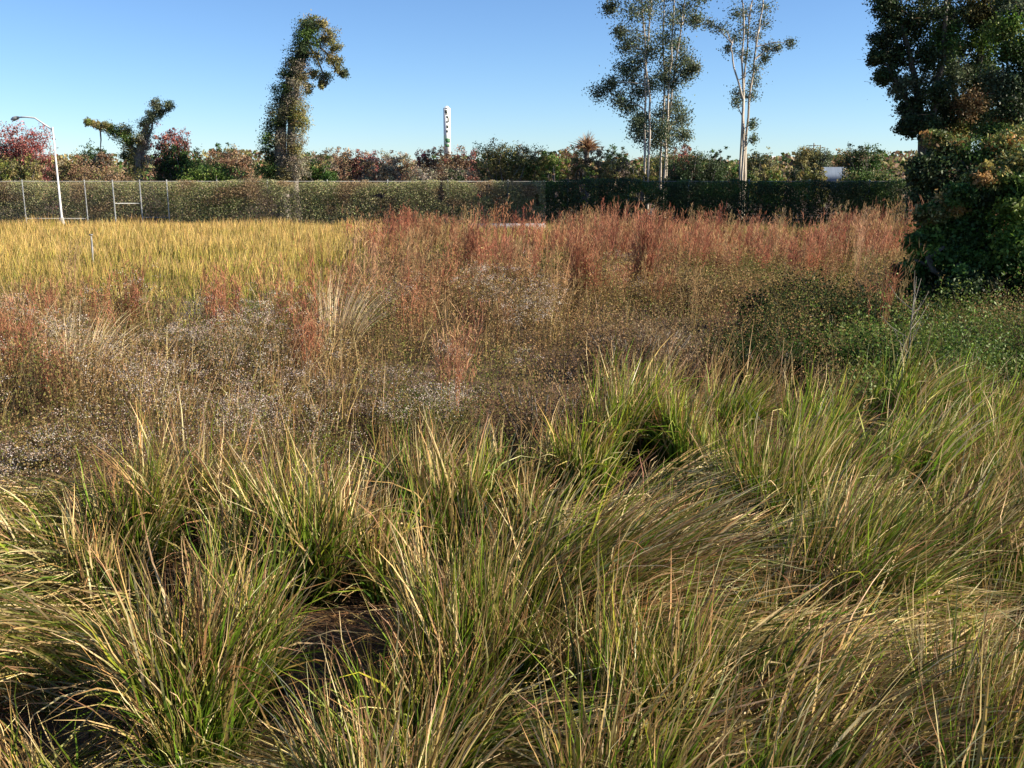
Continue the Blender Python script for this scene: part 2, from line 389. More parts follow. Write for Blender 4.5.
b_ = weed_plants(x[~gr], y[~gr], h[~gr], 250, ls[~gr], PALB, [3, 1, 3, .5, 3], [(.50, .42, .32), (.44, .34, .24), (.58, .50, .40)], fl[~gr] * .5)
a_.add(np.concatenate(b_.v), np.concatenate(b_.q), np.concatenate(b_.c))
def heads(x, y, h, nh=16, nf=18, r=rng):
    i = np.repeat(np.arange(len(x)), nh); m = len(i)
    c = np.c_[x[i] + r.normal(0, .15, m), y[i] + r.normal(0, .15, m), gz(x[i], y[i]) + h[i] * r.uniform(.62, 1.0, m)]
    j = np.repeat(np.arange(m), nf); p = c[j] + r.normal(0, 1, (m * nf, 3)) * [.04, .04, .022]
    col = mixcol(m, [(.56, .51, .45), (.50, .43, .37), (.42, .33, .26)], [2, 2, 2], .1, r)[j]
    return leaves(p, np.interp(y[i][j], [6, 14], [.009, .016]) * r.uniform(.6, 1.3, m * nf), col, .8, r)
kf = ((fl > .30) | (rng.random(len(x)) < .08)) & (px < 650)
a_.add(*heads(x[kf], y[kf], h[kf] * .95))
tag(a_.build('flowering_weeds', M_weed), 'grey-brown and green weeds with small white flower heads behind the cordgrass', 'weeds', kind='stuff')

# straw blades standing and leaning among the weeds
x, y = scatter(17000, 7.5, 19)
px, py = pxy(x, y, .7)
k = (noise(x, y, 1.5, 31) > np.interp(px, [0, 180, 420, 1024], [.45, .55, .68, .70])) & (py < 425) & ~((px < 230) & (y < 9.3)) & (px < 880); x = x[k]; y = y[k]; n = len(x)
v, q, c = blades(np.c_[x, y, gz(x, y)], rng.uniform(.5, 1.15, n) * (.7 + .5 * noise(x, y, 1, 33)), np.abs(rng.normal(.1, .15, n)), rng.random(n) * 6.28, rng.uniform(0, .8, n), np.interp(y, [7, 19], [.008, .014]),
                 rng.normal([.35, 0], .16, (n, 2)), mixcol(n, [(.20, .20, .07), (.26, .20, .10)], [1, 1]), mixcol(n, TAN + BROWN, [2, 1, 2, 2, 1, 1, 1]), mixcol(n, TAN + BROWN, [3, 2, 2, 2, 2, 1, 2]), 4)
tag(mk('straw_grass', v, q, M_grass, c), 'tall pale straw grass leaning right among the grey-brown weeds', 'grass', kind='stuff')

# green creeping cover, right
n = 620; x, y = scatter(n * 5, 10.5, 18)
px, py = pxy(x, y, .5)
k = (px > 830 + 60 * noise(x, y, 1.5, 3)) & (py < np.interp(px, [820, 900, 1024], [376, 374, 372])) & (py > 300)
x = x[k][:n]; y = y[k][:n]
h = .15 + 1.05 * noise(x, y, .9, 15); ls = np.interp(y, [7, 17], [.036, .055])
h = np.where(rng.random(len(x)) < .14, h + .5, h)
g_ = weed_plants(x, y, h, 260, ls, [(.10, .17, .03), (.15, .23, .04), (.06, .10, .025), (.22, .24, .06)], [3, 3, 2, 2], None, None, .6)
tag(g_.build('green_creepers', M_leaf), 'low bright green creepers covering the ground under the trees at the right', 'ground cover', kind='stuff')

# ================================================================== BLUESTEM
RED = [(.45, .22, .14), (.36, .155, .105), (.54, .35, .22), (.26, .115, .08)]
STR = [(.46, .35, .20), (.38, .29, .15), (.30, .23, .12)]
def bluestem(x, y, h, ns, w, lean=(.12, 0), r=rng, plume=1.0, red=RED, tight=.10, straw=0., lo=.6):
    n = len(x); i = np.repeat(np.arange(n), ns); m = len(i); out = Q()
    a = r.random(m) * 6.283; b = np.c_[x[i] + .09 * np.cos(a), y[i] + .09 * np.sin(a), gz(x[i], y[i])]
    u_ = r.random(m); L = h[i] * (1.06 - (1.06 - lo) * u_); tilt = np.abs(r.normal(0, tight, m)) * (.5 + u_) + .01; bend = r.uniform(0, .25, m)
    ln = np.tile(A(lean, float), (m, 1)) + r.normal(0, .05, (m, 2)) + np.repeat(r.normal(0, .06, (n, 2)), ns, axis=0)
    c0 = mixcol(m, STR + GREEN, [2, 2, 2, 1, 1, 1, 1], .15, r); c1 = mixcol(m, STR + red[:4], [3, 3, 2, 1, 1, 1, 1], .15, r)
    pt = mixcol(n, red, [3, 3, 2, 2], .15, r); sw = (r.random(n) < straw)[:, None]; pt = np.where(sw, mixcol(n, STR, [2, 1, 1], .15, r), pt); red = red + STR[:2]; c2 = pt[i] * .7 + mixcol(m, red, np.ones(len(red)), .2, r) * .3
    wi = w[i]
    out.add(*blades(b, L, tilt, a, bend, wi * r.uniform(.6, 1.2, m), ln, c0, c1, c2, 4, split=(.35, .62), r=r, flex=.03))
    # feathery plume around the upper third of each stem
    K = 11; j = np.repeat(np.arange(m), K); t = r.uniform(.58, 1.02, m * K)
    dirs = np.c_[np.sin(tilt[j] + bend[j] * t * .5) * np.cos(a[j]), np.sin(tilt[j] + bend[j] * t * .5) * np.sin(a[j]), np.cos(tilt[j])]
    dirs[:, :2] += ln[j] * t[:, None] * .55
    c = b[j] + dirs * (L[j] * t)[:, None] + r.normal(0, .018, (m * K, 3)) * plume
    v, q, cc = blades(c, h[i[j]] * .09 * r.uniform(.5, 1.4, m * K), np.abs(r.normal(0, .5, m * K)), r.random(m * K) * 6.28, r.uniform(0, .6, m * K), wi[j] * .8,
                      ln[j], c2[j] * .9, c2[j], c2[j] * 1.12, 2, r=r)
    out.add(v, q, cc)
    return out

# big mass
x, y = scatter(3700, 13, 39)
px, py = pxy(x, y, 1.1)
nz = noise(x, y, 3.2, 20)
dens = np.clip((px - 330) / 200, 0.0, 1) * np.clip((y - 18) / 6, 0, 1) * np.clip((39 - y) / 3, 0, 1)
dens *= np.where((px > 880) & (y < 27), 0, 1)
dens = dens * (.25 + .9 * (nz > .42)) + .5 * (nz > .55) * (y > 13) * (y < 21) * (px < 420) + .10 * (px > 330) * (y < 22)
dens *= 1 - .75 * ((px > 700) & (px < 860) & (y < 24))
dens = dens * ~((px > 890) & (y < 40) & (px > 905 - 0 * y) & (y < 30))
k = rng.random(len(x)) < dens
x = x[k]; y = y[k]
h = .70 + .45 * noise(x, y, 2.2, 21) + .95 * rng.random(len(x)) ** 2.8
bq = bluestem(x, y, h, 13, np.interp(y, [14, 38], [.011, .022]), straw=.33, tight=.07)
tag(bq.build('bluestem_grass', M_weed), 'mass of rust-red feathery bluestem grass across the middle of the field', 'grass', kind='stuff')

stands = [(130, 292, 258, 16, 'rust-red bluestem clump on the left, in front of the yellow grass', 26),
 (222, 300, 262, 15, 'pinkish red bluestem clump standing between the two dark-topped ones on the left', 34),
 (345, 300, 243, 16, 'tall dark red bluestem clump rising at the right end of the yellow grass', 24),
 (100, 300, 268, 15.5, 'slim reddish bluestem clump left of the rust-red one', 16),
 (42, 305, 275, 14.5, 'thin dark-topped bluestem clump near the left photo edge', 10),
 (460, 400, 300, 11.0, 'small orange-pink bluestem clump alone in the grey weeds, centre', 22),
 (15, 350, 300, 12.5, 'brown bluestem clump leaning right at the left photo edge', 30),
 (60, 372, 330, 11.3, 'low dark brown bluestem clump above the white flowers at left', 22),
 (310, 390, 292, 12.5, 'tall clump of pale bare stalks with reddish tops, left of centre', 30),
 (585, 300, 218, 20, 'dense rust-red bluestem clump nearest the left end of the shaded hedge', 60),
 (650, 300, 212, 22, 'tallest red bluestem clump in front of the shaded hedge', 60),
 (475, 300, 212, 24, 'dark red bluestem clump with a narrow top in front of the left hedge', 34)]
for px_, pb, pt, Y, lab, ns in stands:
    top = at(px_, pt, Y); x0 = top[0] - .12; z = float(gz(x0, Y)); h_ = max(.9, min(2.3, top[2] - z))
    s_ = bluestem(A([x0, x0 + .07, x0 - .06]), A([Y, Y + .1, Y + .06]), A([h_, h_ * .92, h_ * .88]), int(ns * .8), np.full(3, np.interp(Y, [10, 24], [.009, .018])), (.10, 0), plume=1.3, tight=.06, lo=.42)
    o = s_.build('bluestem_clump', M_weed, origin=(x0, Y, z)); o.location = (x0, Y, z)
    tag(o, lab, 'grass clump', 'bluestem clumps standing out of the field')

# pale plume grass
def plume_grass(px_, pt, Y, lab):
    top = at(px_, pt, Y); x0 = top[0] - .55; z = float(gz(x0, Y)); n = 130; h_ = top[2] - z + .1
    a = rng.random(n) * 6.28; b = np.c_[.15 * np.cos(a), .15 * np.sin(a), np.zeros(n)]
    out = Q(); cc = mixcol(n, [(.5, .42, .25), (.4, .32, .18)], [1, 1]); ln = np.c_[rng.uniform(.25, .75, n), rng.normal(0, .15, n)]
    out.add(*blades(b, h_ * rng.uniform(.8, 1.25, n), np.abs(rng.normal(0, .15, n)), a, rng.uniform(.2, .8, n), np.full(n, .012), ln, mixcol(n, STR, [1, 1, 1]), cc, mixcol(n, [(.68, .58, .40), (.6, .48, .32)], [1, 1]), 6, split=(.4, .65)))
    o = out.build('plume_grass', M_weed); o.location = (x0, Y, z); tag(o, lab, 'grass clump')
plume_grass(375, 288, 14, 'cream-tipped plume grass arching right, beside the grey weeds left of centre')
plume_grass(120, 322, 12, 'straw-coloured tall grass clump bent right in the left weeds')

# yellow grass meadow
x, y = scatter(110000, 18, 49.5, .66)
px, py = pxy(x, y, .5)
d = np.clip((385 - px) / 60, 0, 1) * np.clip((y - 20.3) / 2, 0, 1)
d = np.maximum(d, .9 * (y > 36)); d = np.maximum(d, .35 * (px > 360) * (y > 20)); d = np.maximum(d, .35 * (px < 385))
k = rng.random(len(x)) < d; x = x[k]; y = y[k]; px = px[k]; n = len(x)
yel = [(.62, .47, .17), (.55, .45, .15), (.68, .50, .25), (.45, .42, .13)]
c0 = mixcol(n, [(.22, .27, .04), (.30, .32, .05), (.16, .22, .04)], [1, 1, 1]); c2 = mixcol(n, yel + [(.50, .36, .16), (.42, .26, .12)], [2, 1, 2, 1, 3, 1])
rd = np.clip((px - 330) / 150, 0, 1)[:, None]; pn = noise(x, y, 2.5, 44); c2 = c2 * (.72 + .5 * pn)[:, None]; c2 = np.where((rng.random(n) < .3 + .5 * (y > 30))[:, None], mixcol(n, [(.60, .43, .19), (.68, .50, .25), (.48, .33, .14)], [2, 2, 1]), c2); c2 = c2 * (1 - rd * .6) + mixcol(n, STR, [1, 1, 1]) * rd * .6
hh = np.where(px < 385, .72, .5) * (.5 + .8 * noise(x, y, 1.6, 22)) * rng.uniform(.7, 1.2, n)
hh *= np.clip((49.8 - y) / 5, .45, 1) * np.where((y < 21) & (px < 385), .6, 1)
v, q, c = blades(np.c_[x, y, gz(x, y) - .02], hh, np.abs(rng.normal(.08, .12, n)), rng.random(n) * 6.28, rng.uniform(0, .6, n), np.interp(y, [20, 50], [.014, .024]),
                 rng.normal([.1, 0], .08, (n, 2)), c0, (c0 + c2) / 2, c2, 3)
tag(mk('yellow_grass', v, q, M_weed, c), 'golden yellow-green meadow grass stretching to the fence on the left', 'grass', kind='stuff')

# short undergrass
x, y = scatter(70000, 7, 52, .68)
n = len(x)
v, q, c = blades(np.c_[x, y, gz(x, y) - .01], rng.uniform(.12, .5, n), np.abs(rng.normal(.2, .3, n)), rng.random(n) * 6.28, rng.uniform(0, .9, n), np.interp(y, [7, 50], [.009, .03]),
                 rng.normal([.1, 0], .12, (n, 2)), mixcol(n, [(.10, .11, .04), (.16, .13, .06)], [1, 1]), mixcol(n, STR + GREEN, [1, 1, 2, 1, 1, 1, 1]), mixcol(n, STR + GREEN, [2, 2, 2, 1, 1, 1, 1]), 2)
tag(mk('undergrowth_grass', v, q, M_weed, c), 'short dull grass covering the soil between the taller plants', 'grass', kind='stuff')

# ================================================================== FOLIAGE PLANTS
PAL = {
 'green': [(.07, .13, .03), (.10, .17, .04), (.05, .09, .025)],
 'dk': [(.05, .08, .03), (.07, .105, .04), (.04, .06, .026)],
 'bright': [(.14, .22, .04), (.10, .17, .035), (.19, .25, .06)],
 'olive': [(.24, .22, .085), (.18, .18, .065), (.30, .26, .11)],
 'brown': [(.28, .19, .11), (.20, .13, .08), (.34, .25, .15)],
 'redbrown': [(.34, .19, .12), (.28, .18, .11), (.26, .21, .12)],
 'red': [(.38, .13, .12), (.28, .10, .09), (.34, .18, .14)],
 'yg': [(.27, .26, .07), (.20, .23, .06), (.33, .28, .10)],
 'grey': [(.32, .28, .22), (.25, .21, .16), (.28, .26, .17)],
 'gum': [(.12, .155, .085), (.09, .12, .065), (.17, .19, .11)],
 'hedge': [(.29, .28, .14), (.23, .25, .11), (.33, .28, .18), (.20, .22, .09)],
 'autumn': [(.14, .18, .05), (.36, .22, .08), (.12, .15, .04), (.30, .27, .09)],
}
def crown(out, cx, cy, cz, rx, ry, rz, ncl, nlf, ls, pal, clr=.28, r=rng, shell=.45, flat=.8, wts=None):
    """leaf clumps through an ellipsoid; returns the clump centres"""
    u = r.normal(0, 1, (ncl, 3)); u /= np.linalg.norm(u, axis=1)[:, None]
    rad = r.random(ncl) ** shell * r.uniform(.75, 1.12, ncl)
    cc = A([cx, cy, cz]) + u * rad[:, None] * [rx, ry, rz]
    P = PAL[pal]; tint = mixcol(ncl, P, np.ones(len(P)) if wts is None else wts, .22, r)
    i = np.repeat(np.arange(ncl), nlf)
    m = min(rx, rz, max(ry, .3))
    sc = clr * m * r.uniform(.6, 1.3, ncl)
    p = cc[i] + r.normal(0, 1, (len(i), 3)) * sc[i][:, None] * [1, 1, flat]
    p[:, 2] = np.maximum(p[:, 2], .03)
    col = tint[i] * (1 + r.normal(0, .2, (len(i), 1)))
    out.add(*leaves(p, ls * r.uniform(.6, 1.4, len(i)), col, .6, r))
    return cc

def shrub(px0, px1, ptop, Y, pal, lab, name='shrub', cat='shrub', group=None, pbot=184, nb=4, dens=1.0, ls=None, depth=.8, pal2=None, spiky=0, z0=None):
    a = at(px0, ptop, Y); b = at(px1, pbot, Y); cx = (a[0] + b[0]) / 2; W = (b[0] - a[0]) / 2; top = a[2]; low = 0.0
    z = float(gz(cx, Y)); root = thing(name, lab, cat, (cx, Y, z), group)
    H = top - z; ls = ls or max(.085, .0017 * Y)
    out = Q(); st = Q()
    # main lobes
    rr = np.random.default_rng(int(px0 * 7 + ptop * 13 + Y * 3))
    lobes = []
    for k in range(nb):
        t = (k + .5) / nb * 2 - 1
        hx = t * W * .68; hz = H * (.56 + .16 * (1 - abs(t) ** 1.5) * rr.uniform(.4, 1.2))
        rz = min(H - hz, H * .5) ; lobes.append((hx, rr.uniform(-.3, .3) * W * depth, hz, W * .42 * rr.uniform(.8, 1.25), W * depth * .5, rz))
        lobes.append((hx * 1.1, 0, H * .33, W * .42, W * depth * .5, H * .33))
    for k in range(2):
        lobes.append(((k - .5) * W * .7 * rr.uniform(.7, 1.1), 0, H * (.73 - .04 * k), W * .55, W * depth * .5, H * .26))
    lobes[0:1] = [(lobes[0][0], lobes[0][1], lobes[0][2], lobes[0][3], lobes[0][4], lobes[0][5])]
    for li, (lx, ly, lz, rx, ry, rz) in enumerate(lobes):
        vol = rx * rz
        ncl = int(np.clip(22 * dens * vol, 14, 90))
        nlf = int(np.clip(12 * vol / ls ** 2 / ncl, 16, 240))
        cc = crown(out, lx, ly, lz, rx, max(ry, .3), rz, ncl, nlf, ls, pal2 if (pal2 and li % 4 == 0) else pal, .19, rr, shell=.55)
        for c in cc[::4]:
            st.tube(bez((lx * .25, ly * .2, 0), c, 5, 0, .04 * H, rr), np.linspace(.035, .012, 5) * max(1, H / 4), 5)
    if spiky:
        n = spiky * 60; tt = rr.uniform(-.9, .9, n)
        b_ = np.c_[tt * W, rr.uniform(-.3, .3, n) * W, np.full(n, H * .55) * (1 - .3 * tt ** 2)]
        cl = mixcol(n, PAL[pal], np.ones(len(PAL[pal])), .2, rr)
        out.add(*blades(b_, H * rr.uniform(.2, .5, n), np.abs(rr.normal(.1, .2, n)), rr.random(n) * 6.28, rr.uniform(0, .4, n), np.full(n, .05), np.zeros((n, 2)), cl, cl, cl, 3, r=rr, flex=.1))
    st.tube([(0, 0, -.05), (.02, 0, H * .3), (0, 0, H * .6)], [.07, .06, .03], 6)
    out.build('foliage', M_leaf, root); st.build('stem', M_bark, root, True)
    return root

# hedge of vines along the fence
def hedge(X0, X1, Y, Hh, pal, lab, seed, n_per_m=2600, ls=.11, mixp=None):
    rr = np.random.default_rng(seed)
    root = thing('hedge', lab, 'hedge', ((X0 + X1) / 2, Y, 0)); cx = (X0 + X1) / 2
    n = int((X1 - X0) * n_per_m)
    x = rr.uniform(X0, X1, n); z = rr.random(n) ** .8
    top = Hh * (.93 + .09 * noise(x, x * 0 + seed, .9, 3) + .09 * noise(x, x * 0, .3, 5) - .05)
    dep = .75 + .5 * noise(x, z * 4, 1.6, 7)
    yy = Y + rr.normal(0, .35, n) * 1.2 - dep * .4 * (1 - z * .4)
    zz = z * top
    P = PAL[pal]; tn = noise(x, zz * 1.5, .8, seed % 7)
    c = mixcol(n, P, np.ones(len(P)), .25, rr)
    if mixp:
        c2 = mixcol(n, PAL[mixp], np.ones(len(PAL[mixp])), .25, rr); w_ = np.clip((tn + zz / Hh * .35 - .74) * 3, 0, .8)[:, None]; c = c * (1 - w_) + c2 * w_
    gap = (noise(x, zz, .5, 8) > .13) & (zz < top)
    c = c * (.8 + .55 * noise(x, zz * .35, .55, 11))[:, None]
    v, q, cc = leaves(np.c_[x - cx, yy - Y, zz][gap], ls * rr.uniform(.6, 1.5, gap.sum()), c[gap], .42, rr)
    mk('foliage', v, q, M_leaf, cc, root)
    st = Q()
    for k in range(int((X1 - X0) / .5)):
        xx = X0 + k * .5 + rr.uniform(-.2, .2) - cx
        st.tube(bez((xx, 0, 0), (xx + rr.uniform(-.4, .4), rr.uniform(-.3, .3), Hh * .9), 4, 0, .08, rr), [.03, .025, .02, .01], 4)
    st.build('stem', M_bark, root)
XL = at(545, 200, 51)[0]; XM = at(185, 200, 51)[0]
hedge(at(-60, 200, 52)[0], XM, 52.2, 2.40, 'hedge', 'thin airy olive hedge showing the bare fence posts in front of it at far left', 3, 6000, .072, 'brown')
hedge(XM, XL, 50.75, 2.42, 'hedge', 'long olive and brown vine hedge in full sun swallowing the fence, left of centre', 6, 7000, .072, 'brown')
hedge(XL, at(960, 200, 52)[0] + 3, 50.75, 2.44, 'dk', 'hedge coloured dark green for deep shade along the fence on the right', 4, 5000, .09, 'green')  # dark leaf palette carries part of the tall trees' shade

# ---- fence
fence = thing('chain_link_fence', 'galvanised chain-link fence along the far edge of the field', 'fence', (0, 50.6, 0))
posts = [-35, 24, 86, 114, 141, 168, 218, 268, 328, 388, 448, 508, 568, 628, 688, 748, 808, 868, 928]
pxs = [at(p_, 200, 50.6)[0] for p_ in posts]
for i, X in enumerate(pxs):
    g = Q(); g.tube([(X, 0, -.05), (X, 0, 2.36)], .027 if i not in (3, 4) else .034, 8); g.tube([(X, 0, 2.36), (X, 0, 2.42)], [.05, .02], 8)
    g.build('post', M_steel, fence, True)
g = Q(); g.tube([(pxs[0], 0, 2.33), (pxs[-1], 0, 2.33)], .014, 6); g.build('top_rail', M_wire, fence)
g = Q(); g.tube([(pxs[1], .02, .42), (pxs[2], .02, .42)], .028, 6); g.build('bottom_rail', M_wire, fence)
g = Q(); g.tube([(pxs[4], .02, .48), (pxs[5], .02, .48)], .028, 6); g.build('bottom_rail', M_wire, fence)
g = Q(); g.tube([(pxs[3], .02, 1.2), (pxs[4], .02, 1.2)], .025, 6); g.build('middle_rail', M_steel, fence)
mesh = Q(); st = .16; X = pxs[0] - 2.3
vv, qq = [], []; k = 0
while X < pxs[-1]:
    for sgn in (1, -1):
        x0, x1 = (X, X + 2.3); z0, z1 = (0.03, 2.33) if sgn > 0 else (2.33, .03)
        if x0 < pxs[0]:
            f_ = (pxs[0] - x0) / 2.3; z0 = z0 + (z1 - z0) * f_; x0 = pxs[0]
        if x1 > pxs[-1]:
            f_ = (pxs[-1] - x0) / (x1 - x0); z1 = z0 + (z1 - z0) * f_; x1 = pxs[-1]
        w_ = .0012
        vv += [[x0, -.045 - .003 * sgn, z0 - w_], [x1, -.045 - .003 * sgn, z1 - w_], [x1, -.045 - .003 * sgn, z1 + w_], [x0, -.045 - .003 * sgn, z0 + w_],
               [x0, -.049 - .003 * sgn, z0], [x1, -.049 - .003 * sgn, z1]]
        qq += [[k, k + 1, k + 2, k + 3], [k, k + 4, k + 5, k + 1], [k + 3, k + 2, k + 5, k + 4]]; k += 6
    X += st
mk('wire_mesh', A(vv), A(qq), M_wire, None, fence)

# ---- street lamp
def street_lamp():
    b = at(60.5, 205, 50.1); X = b[0]
    r_ = thing('street_lamp', 'pale grey curved-arm street lamp in front of the red tree at far left', 'street lamp', (X, 50.1, 0))
    top = at(52, 127, 50.1)[2]
    g = Q(); g.tube([(0, 0, 0), (0, 0, top)], [.055, .038], 10); g.build('pole', M_pole, r_, True)
    g = Q(); g.tube([(0, 0, .0), (0, 0, .5)], [.13, .11], 10); g.build('base', M_steel, r_, True)
    g = Q(); tip = at(14, 119.5, 50.1); dx = tip[0] - X
    g.tube([(0, 0, top - .15), (dx * .15, 0, top + .05), (dx * .45, 0, tip[2] - .02 + .1), (dx * .7, 0, tip[2] + .12), (dx * .92, 0, tip[2] + .1)], [.045, .042, .04, .038, .035], 8); g.build('arm', M_pole, r_, True)
    g = Q(); g.tube([(dx * .86, 0, tip[2] + .1), (dx * .92, 0, tip[2] + .08), (dx * 1.02, 0, tip[2] + .02), (dx * 1.08, 0, tip[2])], [.05, .10, .11, .04], 8); g.build('lamp_head', M_steel, r_, True)
street_lamp()

# ---- stake in yellow field
p = at(93, 262, 30); g = Q(); g.tube([(0, 0, -.1), (.02, 0, .75), (.02, 0, .95)], [.035, .03, .02], 7)
g.box(.02, 0, .97, .09, .09, .04)
o = g.build('stake', M_wire, None, True); o.location = (p[0], 30, 0); tag(o, 'small grey marker stake standing in the yellow grass at left', 'stake')

# ---- pylon sign
def pylon():
    Y = 260; a = at(443.5, 108, Y); b = at(450.5, 151, Y); W = b[0] - a[0]; cx = (a[0] + b[0]) / 2; H = a[2]; z0 = b[2] - 1
    r_ = thing('pylon_sign', 'tall narrow white sign tower rising above the far treeline', 'sign', (cx, Y, 0))
    g = Q(); g.box(0, 0, (H + z0) / 2, W, .7, H - z0); g.build('panel', M_white, r_)
    g = Q(); g.box(0, 0, z0 / 2, .6, .5, z0 - .01); g.build('post', M_steel, r_)
    g = Q(); g.tube([(0, 0, H + .01), (0, 0, H + .5)], [W * .42, W * .2], 10); g.build('cap', M_white, r_)
    u = lambda py: at(447, py, Y)[2]
    g = Q(); yy = -.37
    for (cxx, py, w_, h_) in ((-.35, 111.5, .8, .8), (-.2, 114, .9, .3), (.05, 117, .7, .5), (.3, 120, .4, 1.2), (-.05, 122, .6, .4), (.05, 126.7, .7, .7), (-.1, 131.3, .6, .6)):
        g = Q(); g.box(cxx * W / 1.9, yy, u(py), w_ * W / 1.9, .04, h_); g.build('letter', M_dark, r_)
    g = Q(); g.box(-W * .46, yy, u(141), W * .07, .04, 3.0); g.box(0, yy - .03, u(139.6), W * .8, .03, .6); g.box(.1, yy - .06, u(141.3), W * .7, .03, .6); g.box(-.1, yy, u(145.5), W * .7, .04, .7)
    g.build('emblem', M_green, r_)
pylon()

# ---- far buildings
bpy.data.objects['pylon_sign'].rotation_euler = (0, 0, math.radians(24))
def building(px0, px1, pt, pb, Y, mat_w, mat_r, name, lab, cat, ridge=.3):
    a = at(px0, pt, Y); b = at(px1, pb, Y); W = b[0] - a[0]; H = a[2]; cx = (a[0] + b[0]) / 2; D = W * .8
    r_ = thing(name, lab, cat, (cx, Y, 0)); hw = H * (1 - ridge)
    g = Q(); g.box(0, D / 2, hw / 2, W, D, hw); g.build('wall', mat_w, r_)
    g = Q(); e = .3
    v = A([[-W/2-e, -e, hw+.02], [W/2+e, -e, hw+.02], [W/2+e, D+e, hw+.02], [-W/2-e, D+e, hw+.02], [-W/2-e, D/2, H], [W/2+e, D/2, H]])
    g.add(v, A([[0, 1, 5, 4], [2, 3, 4, 5], [0, 3, 2, 1]])); g.add(v[[0, 4, 3, 3]] * 1.0, A([[0, 1, 2, 3]])); g.add(v[[1, 2, 5, 5]] * 1.0, A([[0, 1, 2, 3]])); g.build('roof', mat_r, r_)
    for k in range(3):
        f = Q(); f.box((-.3 + .3 * k) * W, -.04, hw * .55, W * .12, .08, hw * .25); f.build('window', M_glass, r_)
building(828, 846, 167, 176, 110, M_roof, M_roof, 'shed', 'blue-grey metal roofed shed among trees left of the big dark trees', 'shed', .55)
building(770, 781, 156, 162, 320, M_wall, M_white, 'house', 'tiny far white building just right of the slender pale-trunked tree', 'building', .3)
building(793, 803, 160, 166, 240, M_wall, M_white, 'house', 'small white-roofed building among bushes between the far white one and shed', 'building', .4)
for px_, pt_, lab in ((814, 143, 'thin utility pole with a crossarm on the far skyline, left one'), (820.5, 145, 'thin utility pole with a crossarm on the far skyline, right one')):
    a = at(px_, pt_, 230); r_ = thing('utility_pole', lab, 'utility pole', (a[0], 230, 0), 'utility poles on the skyline')
    g = Q(); g.tube([(0, 0, 0), (0, 0, a[2])], [.2, .13], 7); g.build('pole', M_wood, r_, True)
    g = Q(); g.box(0, -.17, a[2] - .6, 2.2, .12, .14); g.build('crossarm', M_wood, r_)

